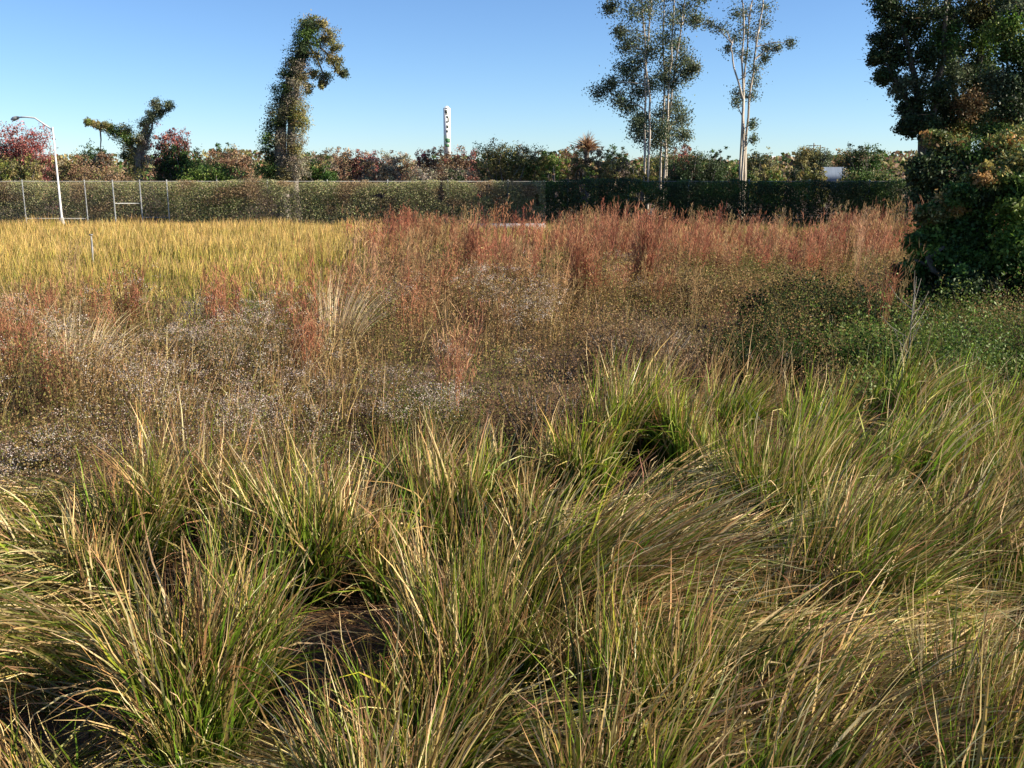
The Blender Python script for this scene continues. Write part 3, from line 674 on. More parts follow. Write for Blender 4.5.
# ---- treeline shrubs
S = shrub
G = 'shrubs and small trees beyond the fence'
line = [
 # px0 px1 top Y pal pal2 name label
 (-25, 14, 136, 74, 'dk', None, 'tree', 'dark green tree cut by the left photo edge behind the red tree'),
 (-12, 60, 122, 64, 'red', 'red', 'red_tree', 'dusty red leafed tree behind the street lamp at far left'),
 (-10, 50, 158, 58, 'olive', 'yg', 'shrub', 'yellowish green shrub at the foot of the red tree'),
 (40, 100, 156, 62, 'redbrown', 'olive', 'shrub', 'rusty brown shrub right of the street lamp pole'),
 (74, 118, 147, 90, 'dk', 'green', 'tree', 'round dark green tree far behind, left of the forked vine tree'),
 (88, 120, 150, 60, 'redbrown', 'grey', 'shrub', 'reddish twiggy shrub under the tip of the forked vine tree'),
 (60, 150, 166, 57, 'brown', 'olive', 'shrub', 'low brown shrub behind the fence gate'),
 (148, 196, 121, 62, 'red', 'red', 'red_tree', 'bright red leafed crown behind the forked vine tree'),
 (145, 208, 139, 59, 'green', 'dk', 'shrub', 'broad dark green shrub below the bright red crown'),
 (170, 250, 160, 57, 'bright', 'green', 'shrub', 'long low leafy green shrub right of the forked vine tree'),
 (205, 245, 140, 85, 'olive', 'green', 'tree', 'round olive tree standing furthest back left of the leaning vine tree'),
 (195, 262, 151, 66, 'redbrown', 'brown', 'shrub', 'reddish brown shrub left of the leaning vine tree'),
 (228, 262, 146, 80, 'olive', 'dk', 'tree', 'small dull green tree behind the reddish shrub left of the vine tree'),
 (290, 345, 158, 58, 'green', 'olive', 'shrub', 'green shrub at the right foot of the leaning vine tree'),
 (300, 350, 151, 66, 'redbrown', 'grey', 'shrub', 'grey-red twiggy shrub right of the leaning vine tree'),
 (335, 385, 150, 64, 'red', 'brown', 'shrub', 'dark red shrub midway between vine tree and sign tower'),
 (355, 405, 154, 60, 'grey', 'brown', 'shrub', 'grey bare-twigged shrub left of the sign tower'),
 (375, 425, 146, 66, 'redbrown', 'grey', 'shrub', 'tall brownish shrub left of the sign tower with ragged top'),
 (410, 450, 142, 62, 'redbrown', 'red', 'shrub', 'wine-red tall shrub just left of the sign tower foot'),
 (435, 485, 150, 63, 'red', 'brown', 'shrub', 'dark red shrub in front of the sign tower foot'),
 (395, 480, 163, 57, 'grey', 'brown', 'shrub', 'wide pale grey twiggy shrub behind the sunny hedge'),
 (444, 470, 168, 56, 'dk', 'dk', 'shrub', 'small black-green bush low beside the round olive tree'),
 (466, 545, 138, 60, 'olive', 'green', 'tree', 'large rounded olive tree in the middle of the treeline'),
 (505, 560, 149, 61, 'olive', 'brown', 'tree', 'brownish olive tree leaning on the right of the large rounded one'),
 (535, 572, 150, 59, 'bright', 'yg', 'shrub', 'yellow-green shrub right of the large rounded olive tree'),
 (552, 585, 147, 68, 'redbrown', 'red', 'shrub', 'small reddish shrub left of the brown palm'),
 (566, 610, 143, 60, 'brown', 'olive', 'shrub', 'brown shrub at the foot of the brown palm'),
 (580, 600, 165, 57, 'bright', 'yg', 'shrub', 'small bright green bush behind the left end of the shaded hedge'),
 (598, 630, 143, 72, 'green', 'dk', 'tree', 'dark rounded tree between the palm and the pale double trunk'),
 (595, 645, 158, 59, 'grey', 'olive', 'shrub', 'greyish olive shrub between palm and pale double trunk'),
 (625, 660, 160, 57, 'yg', 'olive', 'shrub', 'yellow-green shrub at the foot of the pale double trunk'),
 (668, 698, 144, 66, 'red', 'redbrown', 'red_tree', 'pinkish red small tree behind the black mound shrub'),
 (655, 735, 156, 54.6, 'dk', 'dk', 'shrub', 'mound shaped shrub coloured black-green for shade, rising over the shaded hedge'),  # shade on the mound is put into its leaf palette
 (708, 731, 146, 66, 'dk', 'green', 'tree', 'compact round dark bush between black mound and slender pale tree'),
 (722, 760, 160, 58, 'green', 'yg', 'shrub', 'green shrub around the foot of the slender pale-trunked tree'),
 (750, 790, 161, 62, 'yg', 'olive', 'shrub', 'yellow-green shrub just right of the slender pale-trunked tree'),
 (765, 785, 168, 57, 'bright', 'green', 'shrub', 'small bright green bush right of the slender pale tree foot'),
 (783, 805, 164, 60, 'dk', 'olive', 'shrub', 'narrow dark bush left of the blue-grey shed'),
 (798, 832, 163, 66, 'yg', 'olive', 'shrub', 'mottled yellow shrub immediately left of the blue-grey shed'),
 (790, 835, 150, 150, 'gum', 'olive', 'tree', 'far grey-green tree on the skyline under the utility poles'),
 (830, 872, 152, 120, 'brown', 'autumn', 'tree', 'far rust-brown tree behind the blue-grey shed'),
 (842, 890, 142, 62, 'green', 'dk', 'tree', 'dark leafy tree right of the blue-grey shed'),
 (835, 905, 166, 57, 'green', 'olive', 'shrub', 'low green shrub in front of the shed and dark leafy tree'),
 (640, 720, 154, 110, 'olive', 'green', 'tree', 'distant olive tree behind the tall paired trees'),
 (740, 775, 153, 120, 'gum', 'olive', 'tree', 'distant grey-green tree right behind the slender pale trunks'),
]
for (a, b, t, Y, p1, p2, nm, lab) in line:
    W = b - a
    if 146 < t < 160: t = t - 4
    S(a, b, t, Y, p1, lab, nm, 'tree' if 'tree' in nm else 'shrub', None, pal2=p2, nb=3 if W < 40 else 4 if W < 70 else 5,
      spiky=0, dens=1.1)

# far woodland closing the horizon
fw = Q(); n = 60000; rr = np.random.default_rng(31)
x = rr.uniform(-190, 190, n); yy = rr.uniform(150, 230, n); top = 2.4 + 4.0 * noise(x, yy * .1, 7, 2) ** 1.3 + .8 * noise(x, yy * .1, 3, 4)
col = mixcol(n, PAL['olive'] + PAL['green'] + PAL['brown'] + PAL['redbrown'], np.ones(12), .2, rr)
fw.add(*leaves(np.c_[x, yy, top * rr.random(n) ** .5], rr.uniform(.5, 1.1, n), col, .7, rr))
tag(fw.build('far_woodland', M_leaf), 'continuous dull green and brown woodland closing the horizon', 'woodland', kind='stuff')

# dead palm
def palm():
    Y = 64; a = at(587, 134, Y); b = at(587, 150, Y); H = (a[2] + b[2]) / 2 - .55
    r_ = thing('palm_tree', 'small palm with dried brown fronds above the shrubs', 'palm tree', (a[0], Y, 0))
    g = Q(); g.tube([(0, 0, 0), (.05, 0, H * .5), (0, 0, H)], [.2, .16, .17], 8); g.build('trunk', M_bark, r_, True)
    n = 260; cl = mixcol(n, [(.30, .18, .10), (.22, .13, .08), (.36, .25, .14)], [1, 1, 1])
    g = Q(); g.add(*blades(np.tile([0, 0, H], (n, 1)) + rng.normal(0, .08, (n, 3)), rng.uniform(.7, 1.35, n), rng.uniform(.0, 1.3, n), rng.random(n) * 6.28, rng.uniform(0, 1.4, n), np.full(n, .06), np.zeros((n, 2)), cl, cl, cl, 4, flex=.05))
    g.build('crown', M_leaf, r_)
palm()

# ================================================================== TALL TREES
def W_(px_, py_, Y, X0):
    p = at(px_, py_, Y); return A([p[0] - X0, 0, p[2]])

def vine_tree():
    Y = 57; X0 = at(290, 184, Y)[0]
    r_ = thing('vine_covered_tree', 'tall leaning dead trunk draped in green and yellow vines, hooked top', 'tree', (X0, Y, 0))
    w = lambda a, b: W_(a, b, Y, X0)
    g = Q()
    g.tube([A([w(283, 184)[0], 0, 0]), w(280, 160), w(281, 120), w(290, 80), w(303, 45), w(315, 22)], [.42, .36, .3, .25, .18, .08], 9)
    g.tube([A([w(294, 184)[0], .4, 0]), w(291, 150), w(292, 110), w(300, 70), w(308, 50)], [.3, .26, .2, .14, .08], 8)
    for q_ in ((330, 30), (340, 75), (325, 85), (322, 50)):
        g.tube(bez(w(305, 42), w(*q_), 6, .5, .08), np.linspace(.1, .03, 6), 5)
    g.build('trunk', M_bark, r_, True)
    lf = Q()
    # mantle down the left side
    for py_, pxc, rx, pal, nc in ((28, 312, 9, 'dk', 16), (38, 306, 10, 'green', 16), (50, 301, 9, 'dk', 16), (62, 297, 8, 'dk', 14), (75, 291, 8, 'dk', 14), (88, 286, 8, 'green', 14), (100, 282, 8, 'dk', 14), (113, 279, 9, 'olive', 14),
                              (126, 275, 8, 'dk', 14), (140, 273, 8, 'green', 14), (154, 271, 8, 'dk', 14), (168, 270, 8, 'green', 16), (178, 270, 9, 'green', 14)):
        c = w(pxc, py_); crown(lf, c[0], -.15, c[2], rx * .085, .6, .55, nc + 6, 100, .085, pal, .34)
    for py_, pxc, pal in ((70, 300, 'grey'), (85, 298, 'grey'), (98, 297, 'grey'), (108, 299, 'olive'), (118, 300, 'yg'), (128, 299, 'olive'), (138, 297, 'grey'), (150, 296, 'olive'), (160, 297, 'grey'), (172, 300, 'grey'), (140, 285, 'grey'), (115, 288, 'grey'), (160, 285, 'grey'), (176, 285, 'olive')):
        c = w(pxc, py_); crown(lf, c[0], -.35, c[2], .62, .5, .55, 18, 80, .08, pal, .36)
    for pxc, py_, rx, rz in ((322, 24, 5, 5), (330, 34, 7, 7), (336, 46, 6, 6), (322, 42, 8, 8), (318, 56, 7, 6), (330, 58, 7, 5), (338, 66, 5, 6), (343, 73, 4, 3), (325, 78, 5, 5), (314, 74, 7, 4), (304, 78, 6, 4), (322, 84, 4, 3), (308, 88, 4, 5), (312, 22, 6, 6), (306, 30, 6, 8)):
        c = w(pxc, py_); crown(lf, c[0], rng.uniform(-.3, .3), c[2], rx * .06, .35, rz * .075, 14, 60, .095, 'gum' if pxc % 2 else 'olive', .4)
    # hanging strands
    n = 700; px_ = rng.uniform(278, 306, n); py_ = rng.uniform(60, 165, n); px_ += -(py_ - 110) * .12
    b = A([w(a, c) for a, c in zip(px_, py_)]); b[:, 1] = rng.normal(0, .35, n)
    cl = mixcol(n, PAL['grey'] + PAL['yg'], [2, 1, 1, 1, 1, 1]) * 1.1
    lf.add(*blades(b, rng.uniform(.5, 1.6, n), np.full(n, 2.9) + rng.normal(0, .15, n), rng.random(n) * 6.28, np.zeros(n), np.full(n, .045), np.zeros((n, 2)), cl, cl, cl, 3, flex=.12))
    lf.build('vine_foliage', M_leaf, r_)
vine_tree()

def forked_vine():
    Y = 58; X0 = at(137, 184, Y)[0]; w = lambda a, b: W_(a, b, Y, X0)
    r_ = thing('forked_vine_tree', 'forked tree smothered in vines, long limb reaching left', 'tree', (X0, Y, 0))
    g = Q(); g.tube([A([0, 0, 0]), w(138, 165), w(141, 145), w(147, 125), w(160, 107)], [.3, .26, .22, .15, .06], 8)
    g.tube([w(138, 160), w(130, 145), w(122, 135), w(108, 128), (w(90, 123))], [.2, .16, .13, .09, .04], 7)
    g.tube([w(144, 150), w(152, 128), w(154, 108)], [.08, .06, .03], 6); g.tube([w(100, 127), w(101, 140), w(100, 152)], [.05, .04, .02], 5)
    g.build('trunk', M_bark, r_, True)
    lf = Q()
    for a, b, rx, rz, pal in ((90, 123, 4, 3, 'yg'), (98, 125, 4, 3, 'olive'), (107, 127, 5, 4, 'olive'), (115, 131, 6, 5, 'green'), (124, 131, 6, 6, 'olive'), (128, 140, 6, 6, 'green'), (133, 150, 7, 7, 'olive'), (136, 160, 7, 8, 'olive'), (140, 140, 6, 8, 'olive'), (146, 128, 5, 8, 'olive'),
                             (151, 117, 4, 6, 'gum'), (156, 105, 4, 4, 'gum'), (168, 106, 4, 4, 'gum'), (160, 112, 4, 4, 'gum'), (146, 140, 4, 9, 'grey'), (144, 155, 5, 10, 'grey'), (134, 170, 9, 8, 'olive'), (126, 158, 5, 5, 'dk')):
        c = w(a, b); crown(lf, c[0], rng.uniform(-.2, .2), c[2], rx * .08, .45, rz * .075, 18, 80, .08, pal, .38)
    lf.build('vine_foliage', M_leaf, r_)
forked_vine()

def gum(name, lab, Y, trunks, blobs, pal='gum', ls=.115, mat=M_pale, nl=30, nc=30, tr=.075, flat=.9):
    X0 = at(trunks[0][0][0], 184, Y)[0]; w = lambda a, b: W_(a, b, Y, X0)
    r_ = thing(name, lab, 'tree', (X0, Y, 0)); g = Q(); lf = Q(); allp = []
    for k, tr_ in enumerate(trunks):
        pts = [w(*q_) for q_ in tr_]; off = (k - len(trunks) / 2) * .25
        pts = [A([p[0], off, p[2]]) for p in pts]; pts[0][2] = -.1
        # refine
        P = []
        for i in range(len(pts) - 1):
            for t in (0, .33, .66): P.append(pts[i] * (1 - t) + pts[i + 1] * t + rng.normal(0, .025, 3))
        P.append(pts[-1]); allp += P
        g.tube(P, np.linspace(tr, .035, len(P)), 8)
    allp = A(allp)
    for (a, b, rx, rz) in blobs:
        c = w(a, b); c[1] = rng.uniform(-.9, .9)
        cc = crown(lf, c[0], c[1], c[2], rx * 1.15 * Y / 950, max(.5, rx * Y / 950 * .9), rz * 1.55 * Y / 950, nc, nl, ls, pal, .6, shell=.9, flat=flat)
        dd = np.linalg.norm((allp - c) * [1, 1, 1], axis=1) + np.where(allp[:, 2] > c[2] - .1, 3, 0); s_ = allp[np.argmin(dd)]
        g.tube(bez(s_, c, 5, .15, .06), np.linspace(.035, .015, 5), 5)
        for q_ in cc[:4]: g.tube(bez(c, q_, 3), [.022, .018, .01], 4)
    g.build('trunk', mat, r_, True); lf.build('crown', M_leaf, r_)

gum('pale_trunk_tree', 'tall tree with two close pale trunks and a low limb reaching left', 57,
    [[(648, 184), (648.5, 150), (649, 100), (645, 60), (642, 20), (638, -30)], [(645, 184), (645.5, 150), (645, 110), (646, 70), (650, 20), (652, -25)]],
    [(600, 92, 9, 5), (612, 84, 6, 4), (620, 100, 7, 5), (630, 106, 7, 5), (633, 78, 9, 6), (625, 68, 8, 5), (638, 60, 10, 7), (628, 45, 8, 5), (622, 30, 7, 4), (640, 35, 11, 8), (652, 50, 9, 8), (634, 15, 12, 6), (612, 5, 7, 4), (648, 5, 12, 8),
     (652, 85, 8, 7), (640, 92, 8, 5), (625, -10, 12, 8), (650, -20, 14, 9), (636, 125, 6, 4), (642, 118, 5, 5)])
gum('pale_trunk_tree', 'tall tree with slimmer grey trunks right beside the double-trunked one', 59,
    [[(663, 184), (664, 150), (667, 100), (670, 60), (672, 20), (675, -30)], [(660, 186), (661, 140), (664, 90), (662, 40), (665, -20)], [(666, 184), (668, 130), (672, 90), (680, 40), (686, -5)]],
    [(672, 20, 12, 8), (688, 10, 10, 6), (695, 22, 7, 4), (664, 40, 10, 7), (680, 42, 9, 6), (686, 60, 8, 5), (668, 62, 9, 7), (684, 75, 7, 5), (692, 70, 6, 3), (672, 85, 10, 7), (662, 78, 8, 5), (676, 105, 9, 7), (684, 118, 6, 5), (664, 112, 8, 7),
     (672, 128, 11, 8), (660, 130, 8, 7), (650, 128, 10, 8), (640, 134, 8, 5), (654, 142, 9, 7), (668, 142, 9, 7), (680, -12, 14, 8), (664, -5, 10, 8), (700, -5, 8, 5), (686, 135, 5, 4)])
gum('slender_pale_tree', 'slender open tree with several white stems joined at the base', 56,
    [[(741, 186), (741, 150), (741, 100), (736, 82), (730, 60), (730, 45)], [(744, 186), (743.5, 150), (743, 100), (741, 60), (743, 20), (738, -20)], [(745, 190), (746, 150), (749, 100), (754, 60), (760, 20), (765, -20)], [(742.5, 188), (743, 130), (745, 90), (748, 50), (752, 5)]],
    [(722, 30, 7, 4), (714, 22, 6, 3), (735, 38, 7, 4), (745, 28, 8, 4), (757, 35, 7, 4), (766, 22, 7, 4), (748, 10, 9, 5), (768, 5, 8, 4), (735, 15, 7, 4), (778, 47, 6, 2.5), (787, 45, 4, 2.5), (768, 48, 5, 3), (750, 72, 6, 5), (758, 82, 5, 4), (740, 92, 6, 5), (735, 102, 5, 5), (752, 95, 5, 4),
     (745, 55, 6, 4), (732, 48, 5, 3), (762, 60, 4, 3), (755, -8, 12, 5), (735, -10, 10, 5), (750, 125, 3, 4), (752, 138, 2.5, 4)], nc=19, nl=20, ls=.10, tr=.075)

def big_tree(name, lab, Y, base, limbs, blobs, nl=85, ls=.13, cl=.36, tr=.22, strands=0, mat=M_dkbark, cat='tree', nc=30):
    X0 = at(base, 184, Y)[0]; w = lambda a, b: W_(a, b, Y, X0); r_ = thing(name, lab, cat, (X0, Y, 0)); g = Q(); lf = Q(); allp = [A([0, 0, 0.])]
    sc = Y / 950
    for lb in limbs:
        pts = [w(*q_) for q_ in lb]; yy = rng.uniform(-1, 1) * sc * 25
        pts = [A([p[0], yy * i / len(pts), p[2]]) for i, p in enumerate(pts)]
        if lb[0][1] >= 184: pts[0] = A([pts[0][0], 0, -.1])
        P = []
        for i in range(len(pts) - 1):
            for t in (0, .33, .66): P.append(pts[i] * (1 - t) + pts[i + 1] * t + rng.normal(0, .04, 3))
        P.append(pts[-1]); allp += P; g.tube(P, np.linspace(tr, .04, len(P)), 8)
    allp = A(allp)
    for (a, b, rx, rz, pal) in blobs:
        c = w(a, b); c[1] = rng.uniform(-1, 1) * rx * sc * .9
        cc = crown(lf, c[0], c[1], c[2], rx * 1.15 * sc, rx * sc, rz * 1.25 * sc, nc, nl, ls, pal, cl, shell=.45, flat=.7)
        s_ = allp[np.argmin(np.linalg.norm(allp - c, axis=1) + np.where(allp[:, 2] > c[2], 3, 0))]
        g.tube(bez(s_, c, 5, .15, .1), np.linspace(.05, .02, 5), 5)
        for q_ in cc[:5]: g.tube(bez(c, q_, 3), [.035, .025, .012], 4)
        if strands:
            n = strands; i = rng.integers(0, len(cc), n); cl_ = mixcol(n, PAL['grey'] + PAL['brown'], np.ones(6)) * .9
            lf.add(*blades(cc[i] + rng.normal(0, .3, (n, 3)), rng.uniform(.5, 1.8, n), 2.95 + rng.normal(0, .1, n), rng.random(n) * 6.28, np.zeros(n), np.full(n, .05), np.zeros((n, 2)), cl_, cl_, cl_, 3, flex=.08))
    g.build('trunk', mat, r_, True); lf.build('crown', M_leaf, r_)

big_tree('moss_draped_tree', 'tall dark tree whose ragged left edge stands against the sky, upper right', 47.5, 925,
    [[(925, 184), (922, 130), (915, 80), (905, 40), (895, 5), (892, -15)], [(925, 184), (930, 120), (938, 60), (940, 0), (942, -25)], [(922, 130), (905, 100), (885, 65)]],
    [(895, 15, 16, 10, 'dk'), (882, 5, 9, 6, 'dk'), (885, 38, 11, 8, 'dk'), (900, 55, 16, 10, 'dk'), (878, 58, 9, 6, 'dk'), (888, 75, 10, 8, 'dk'), (905, 85, 14, 10, 'gum'), (915, 30, 15, 12, 'dk'), (930, 10, 18, 12, 'dk'), (925, 60, 16, 14, 'dk'), (912, 108, 12, 10, 'dk'),
     (930, 95, 16, 12, 'dk'), (905, 125, 9, 8, 'dk'), (925, 128, 14, 10, 'dk'), (940, 40, 15, 12, 'green'), (900, -15, 20, 10, 'dk'), (935, -25, 22, 14, 'dk'), (885, -25, 10, 8, 'dk')], strands=45)
big_tree('moss_draped_tree', 'tall greenish tree hung with grey moss beside the dark one, upper right', 49, 962,
    [[(962, 184), (965, 130), (958, 90), (950, 50), (955, 0), (953, -20)], [(962, 184), (968, 120), (980, 60), (985, 0), (988, -25)], [(966, 130), (955, 105), (948, 98)]],
    [(985, 20, 14, 10, 'dk'), (995, 5, 12, 10, 'gum'), (990, 85, 14, 12, 'dk'), (985, 115, 16, 12, 'dk'), (940, 125, 14, 12, 'dk'), (955, 20, 18, 12, 'gum'), (975, 10, 18, 12, 'olive'), (960, 50, 16, 12, 'gum'), (985, 40, 16, 12, 'bright'), (945, 75, 15, 12, 'gum'), (970, 78, 16, 12, 'dk'), (990, 65, 12, 10, 'green'), (960, 105, 15, 12, 'brown'), (980, 100, 14, 12, 'autumn'), (945, 110, 12, 10, 'dk'),
     (950, 135, 15, 10, 'autumn'), (975, 130, 15, 12, 'dk'), (965, -15, 25, 14, 'olive'), (990, -20, 20, 14, 'green'), (975, -35, 24, 12, 'green')], strands=50)
big_tree('broad_tree', 'tall leafy tree with a bare pale limb at the right photo edge', 46, 1018,
    [[(1018, 184), (1020, 130), (1022, 90), (1018, 66)], [(1018, 184), (1028, 120), (1030, 60), (1033, -15)]],
    [(1000, 85, 16, 14, 'gum'), (1018, 100, 14, 14, 'dk'), (1005, 110, 16, 12, 'dk'), (1020, 75, 14, 12, 'dk'), (990, 140, 16, 12, 'green'), (1005, 30, 15, 12, 'bright'), (1020, 10, 18, 12, 'gum'), (1008, 52, 14, 9, 'green'), (1025, 55, 14, 8, 'green'), (1020, 120, 14, 14, 'dk'), (1000, 125, 14, 12, 'autumn'), (1010, 150, 18, 14, 'dk'), (1030, 90, 10, 10, 'dk'), (1030, -15, 26, 14, 'green'), (1050, 30, 24, 24, 'green'), (1050, 80, 24, 24, 'green')], strands=20)
# undergrowth trees closer on the right
big_tree('autumn_shrub', 'tangled shrub with yellow and orange leaves under the tall dark trees', 38, 960,
    [[(960, 215), (950, 180), (945, 150)], [(962, 215), (985, 170), (1000, 140)]],
    [(925, 205, 16, 12, 'dk'), (955, 210, 20, 14, 'green'), (990, 205, 22, 14, 'dk'), (1020, 205, 22, 14, 'dk'), (915, 170, 10, 10, 'dk'), (985, 180, 20, 14, 'green'), (935, 160, 16, 12, 'dk'), (955, 148, 14, 10, 'autumn'), (940, 140, 10, 8, 'autumn'), (975, 160, 18, 14, 'green'), (1000, 150, 18, 14, 'autumn'), (1020, 145, 16, 16, 'autumn'), (925, 185, 16, 14, 'dk'), (955, 185, 20, 16, 'dk'), (990, 185, 20, 16, 'dk'), (1020, 180, 18, 16, 'autumn'), (1020, 165, 16, 12, 'autumn')], nl=60, ls=.14, tr=.10, cat='shrub')
Yn = 17.5
big_tree('leafy_tree', 'bushy green tree in front of the tall trees at the right photo edge', Yn, 1005,
    [[(1005, 350), (1000, 300), (985, 250), (975, 225)], [(1010, 350), (1015, 300), (1020, 240)], [(1000, 305), (960, 280), (930, 270)]],
    [(912, 268, 9, 5, 'green'), (905, 300, 8, 5, 'dk'), (918, 240, 9, 5, 'green'), (935, 212, 9, 6, 'green'), (958, 196, 12, 8, 'green'), (985, 178, 14, 9, 'autumn'), (1010, 185, 18, 10, 'green'), (1025, 165, 16, 12, 'autumn'), (905, 330, 10, 8, 'green'), (925, 352, 14, 7, 'bright'), (960, 360, 14, 7, 'green'), (930, 245, 16, 10, 'bright'), (945, 225, 18, 10, 'green'), (925, 318, 16, 16, 'dk'), (950, 335, 24, 14, 'dk'), (985, 340, 24, 12, 'green'), (960, 262, 26, 12, 'green'), (985, 222, 26, 14, 'green'), (1012, 210, 24, 14, 'bright'), (960, 238, 22, 12, 'green'), (1015, 240, 26, 16, 'bright'), (985, 250, 26, 14, 'green'), (945, 258, 20, 10, 'green'), (930, 275, 20, 9, 'dk'), (960, 280, 26, 14, 'dk'), (1000, 285, 30, 18, 'dk'), (1020, 265, 28, 18, 'green'),  # sunlit top and shaded underside put into bright and dark lobe palettes
     (915, 290, 14, 8, 'green'), (945, 305, 24, 14, 'dk'), (985, 315, 28, 16, 'dk'), (1020, 315, 26, 18, 'dk'), (1045, 300, 26, 26, 'green'), (930, 215, 10, 6, 'olive'), (955, 205, 14, 8, 'autumn'), (985, 195, 16, 9, 'dk')], nl=130, ls=.075, tr=.07, nc=34)
# sapling
p = on_ground(912, 385); 
def sapling():
    Y = 12.5; b = at(912, 320, Y); X0 = b[0]; r_ = thing('bare_sapling', 'thin bare pale sapling in front of the dark shade at right', 'sapling', (X0, Y, float(gz(X0, Y))))
    g = Q(); g.tube([(0, 0, -.05), (.01, 0, .5), (-.01, 0, 1.0), (.0, 0, 1.45)], [.012, .010, .008, .005], 6)
    for a in range(14):
        t = .55 + .065 * a; d = rng.normal(0, 1, 2); g.tube([(0, 0, t), (d[0] * .12, d[1] * .1, t + .15), (d[0] * .2, d[1] * .15, t + .32)], [.005, .004, .002], 4)
    g.build('stem', M_wood, r_, True)
sapling()

# shrubs standing in the field
def field_bush(px_, ptop, Y, Wp, pal, lab, lsz, nc=26, nl=70, pal2=None, zr=1):
    c = at(px_, ptop, Y); X0 = c[0]; z = float(gz(X0, Y)); H = c[2] - z; W = Wp * Y / 950
    r_ = thing('field_shrub', lab, 'shrub', (X0, Y, z), 'shrubs standing in the weeds'); lf = Q(); g = Q()
    n_ = int(np.clip(W * W * 16, 9, 40)); th = rng.random(n_) * 6.283; rr_ = np.sqrt(rng.random(n_))
    xx = rr_ * np.cos(th) * W * .62; yy = rr_ * np.sin(th) * W * .45
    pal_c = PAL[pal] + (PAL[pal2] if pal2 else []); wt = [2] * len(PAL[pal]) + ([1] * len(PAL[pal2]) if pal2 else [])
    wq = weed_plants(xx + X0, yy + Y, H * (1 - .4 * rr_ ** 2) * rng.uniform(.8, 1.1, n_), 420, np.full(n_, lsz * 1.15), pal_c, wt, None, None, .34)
    lf.add(np.concatenate(wq.v) - [X0, Y, z], np.concatenate(wq.q), np.concatenate(wq.c))
    for k in range(n_): g.tube(bez((xx[k] * .3, yy[k] * .3, 0), (xx[k], yy[k], H * .6), 4, 0, .03), [.012, .01, .008, .004], 4)
    lf.build('foliage', M_weed, r_); g.build('stem', M_bark, r_)
field_bush(545, 345, 9.8, 110, 'brown', 'brown dried shrub right behind the tan cordgrass, centre', .026, 34, 110)
field_bush(640, 300, 13.5, 95, 'brown', 'wide pale brown shrub right of centre, behind the bright green tussocks', .032, 30, 80, 'grey')
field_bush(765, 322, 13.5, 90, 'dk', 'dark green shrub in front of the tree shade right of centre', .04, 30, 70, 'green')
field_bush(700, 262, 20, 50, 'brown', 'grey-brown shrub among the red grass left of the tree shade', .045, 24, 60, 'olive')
field_bush(850, 285, 16.2, 95, 'dk', 'low shrub added as black-green shade beside the bushy green tree', .045, 30, 60)  # added for its dark leaf colour, filling in the tree's shadow
field_bush(775, 300, 15.3, 70, 'dk', 'shrub added as deep green shade above the lit dark green one right of centre', .04, 30, 60, 'green')  # another shrub added so its dark colour deepens the shadow
field_bush(885, 325, 13, 60, 'green', 'green shrub at the foot of the bare sapling', .045, 24, 60, 'dk')
field_bush(425, 262, 20, 40, 'olive', 'dull olive shrub among the red grass, left of centre', .045, 22, 50, 'brown')
field_bush(520, 268, 19, 45, 'brown', 'mottled brown shrub among the red grass, centre', .045, 22, 50, 'olive')
field_bush(420, 372, 10.6, 75, 'olive', 'dark green shrub between the white flower patches, left of centre', .026, 26, 60, 'green')
field_bush(215, 318, 12.5, 55, 'olive', 'grey-green rounded shrub speckled pale, left of centre', .03, 28, 80, 'grey')
field_bush(810, 272, 17.5, 95, 'dk', 'shrub coloured very dark for the shade of the bushy green tree', .05, 30, 60, 'dk')  # tree shadow put into this shrub's dark leaf colour
field_bush(60, 395, 9.2, 50, 'olive', 'olive weed bush behind the white flowers near the left photo edge', .028, 26, 80, 'brown')

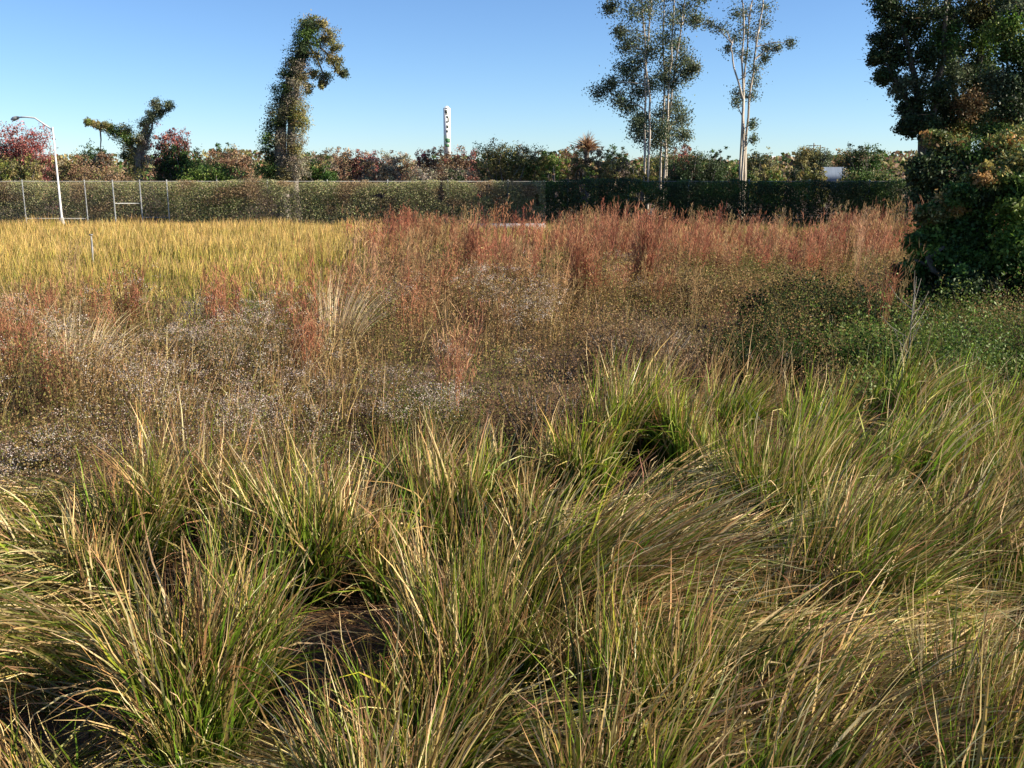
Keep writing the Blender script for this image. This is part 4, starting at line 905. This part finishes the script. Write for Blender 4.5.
# ================================================================== LIGHT, SKY, CAMERA
sun_az = math.radians(8)          # horizontal heading of the sun: from +x, slightly towards the camera
sun_el = math.radians(29)
to_sun = A([math.cos(sun_az) * math.cos(sun_el), -math.sin(sun_az) * math.cos(sun_el), math.sin(sun_el)])
sd = bpy.data.lights.new('sun', 'SUN'); sd.energy = 5.0; sd.angle = math.radians(.53); sd.color = (1, .885, .72)
so = bpy.data.objects.new('sun', sd); bpy.context.scene.collection.objects.link(so)
from mathutils import Vector
so.rotation_euler = Vector(to_sun).to_track_quat('Z', 'Y').to_euler(); so.location = (40, -5, 30)
w = bpy.data.worlds.new('World'); bpy.context.scene.world = w; w.use_nodes = True
nt = w.node_tree; sky = nt.nodes.new('ShaderNodeTexSky'); sky.sky_type = 'NISHITA'; sky.sun_disc = False
sky.sun_elevation = sun_el; sky.sun_rotation = math.atan2(to_sun[0], to_sun[1])
sky.altitude = 1500; sky.air_density = 1.0; sky.dust_density = .1; sky.ozone_density = 3.0
bg = nt.nodes['Background']; bg.inputs['Strength'].default_value = .058
tn = nt.nodes.new('ShaderNodeVectorMath'); tn.operation = 'MULTIPLY'; tn.inputs[1].default_value = (.80, .96, 1.16)
nt.links.new(sky.outputs[0], tn.inputs[0]); nt.links.new(tn.outputs[0], bg.inputs[0])
cd = bpy.data.cameras.new('camera'); cd.sensor_width = 36; cd.lens = F / 1024 * 36; cd.clip_end = 8000; cd.clip_start = .05
co = bpy.data.objects.new('camera', cd); bpy.context.scene.collection.objects.link(co)
co.location = (0, 0, EYE); co.rotation_euler = (math.pi / 2 - PITCH, 0, 0); bpy.context.scene.camera = co
sc = bpy.context.scene
sc.view_settings.view_transform = 'Standard'; sc.view_settings.look = 'None'; sc.view_settings.exposure = 1.3; sc.view_settings.gamma = 1
sc.render.engine = 'CYCLES'; sc.cycles.max_bounces = 5; sc.cycles.diffuse_bounces = 2; sc.cycles.glossy_bounces = 1; sc.cycles.transmission_bounces = 3
sc.cycles.use_denoising = True
print('TRIS', sum(len(o.data.polygons) for o in sc.objects if o.type == 'MESH'))
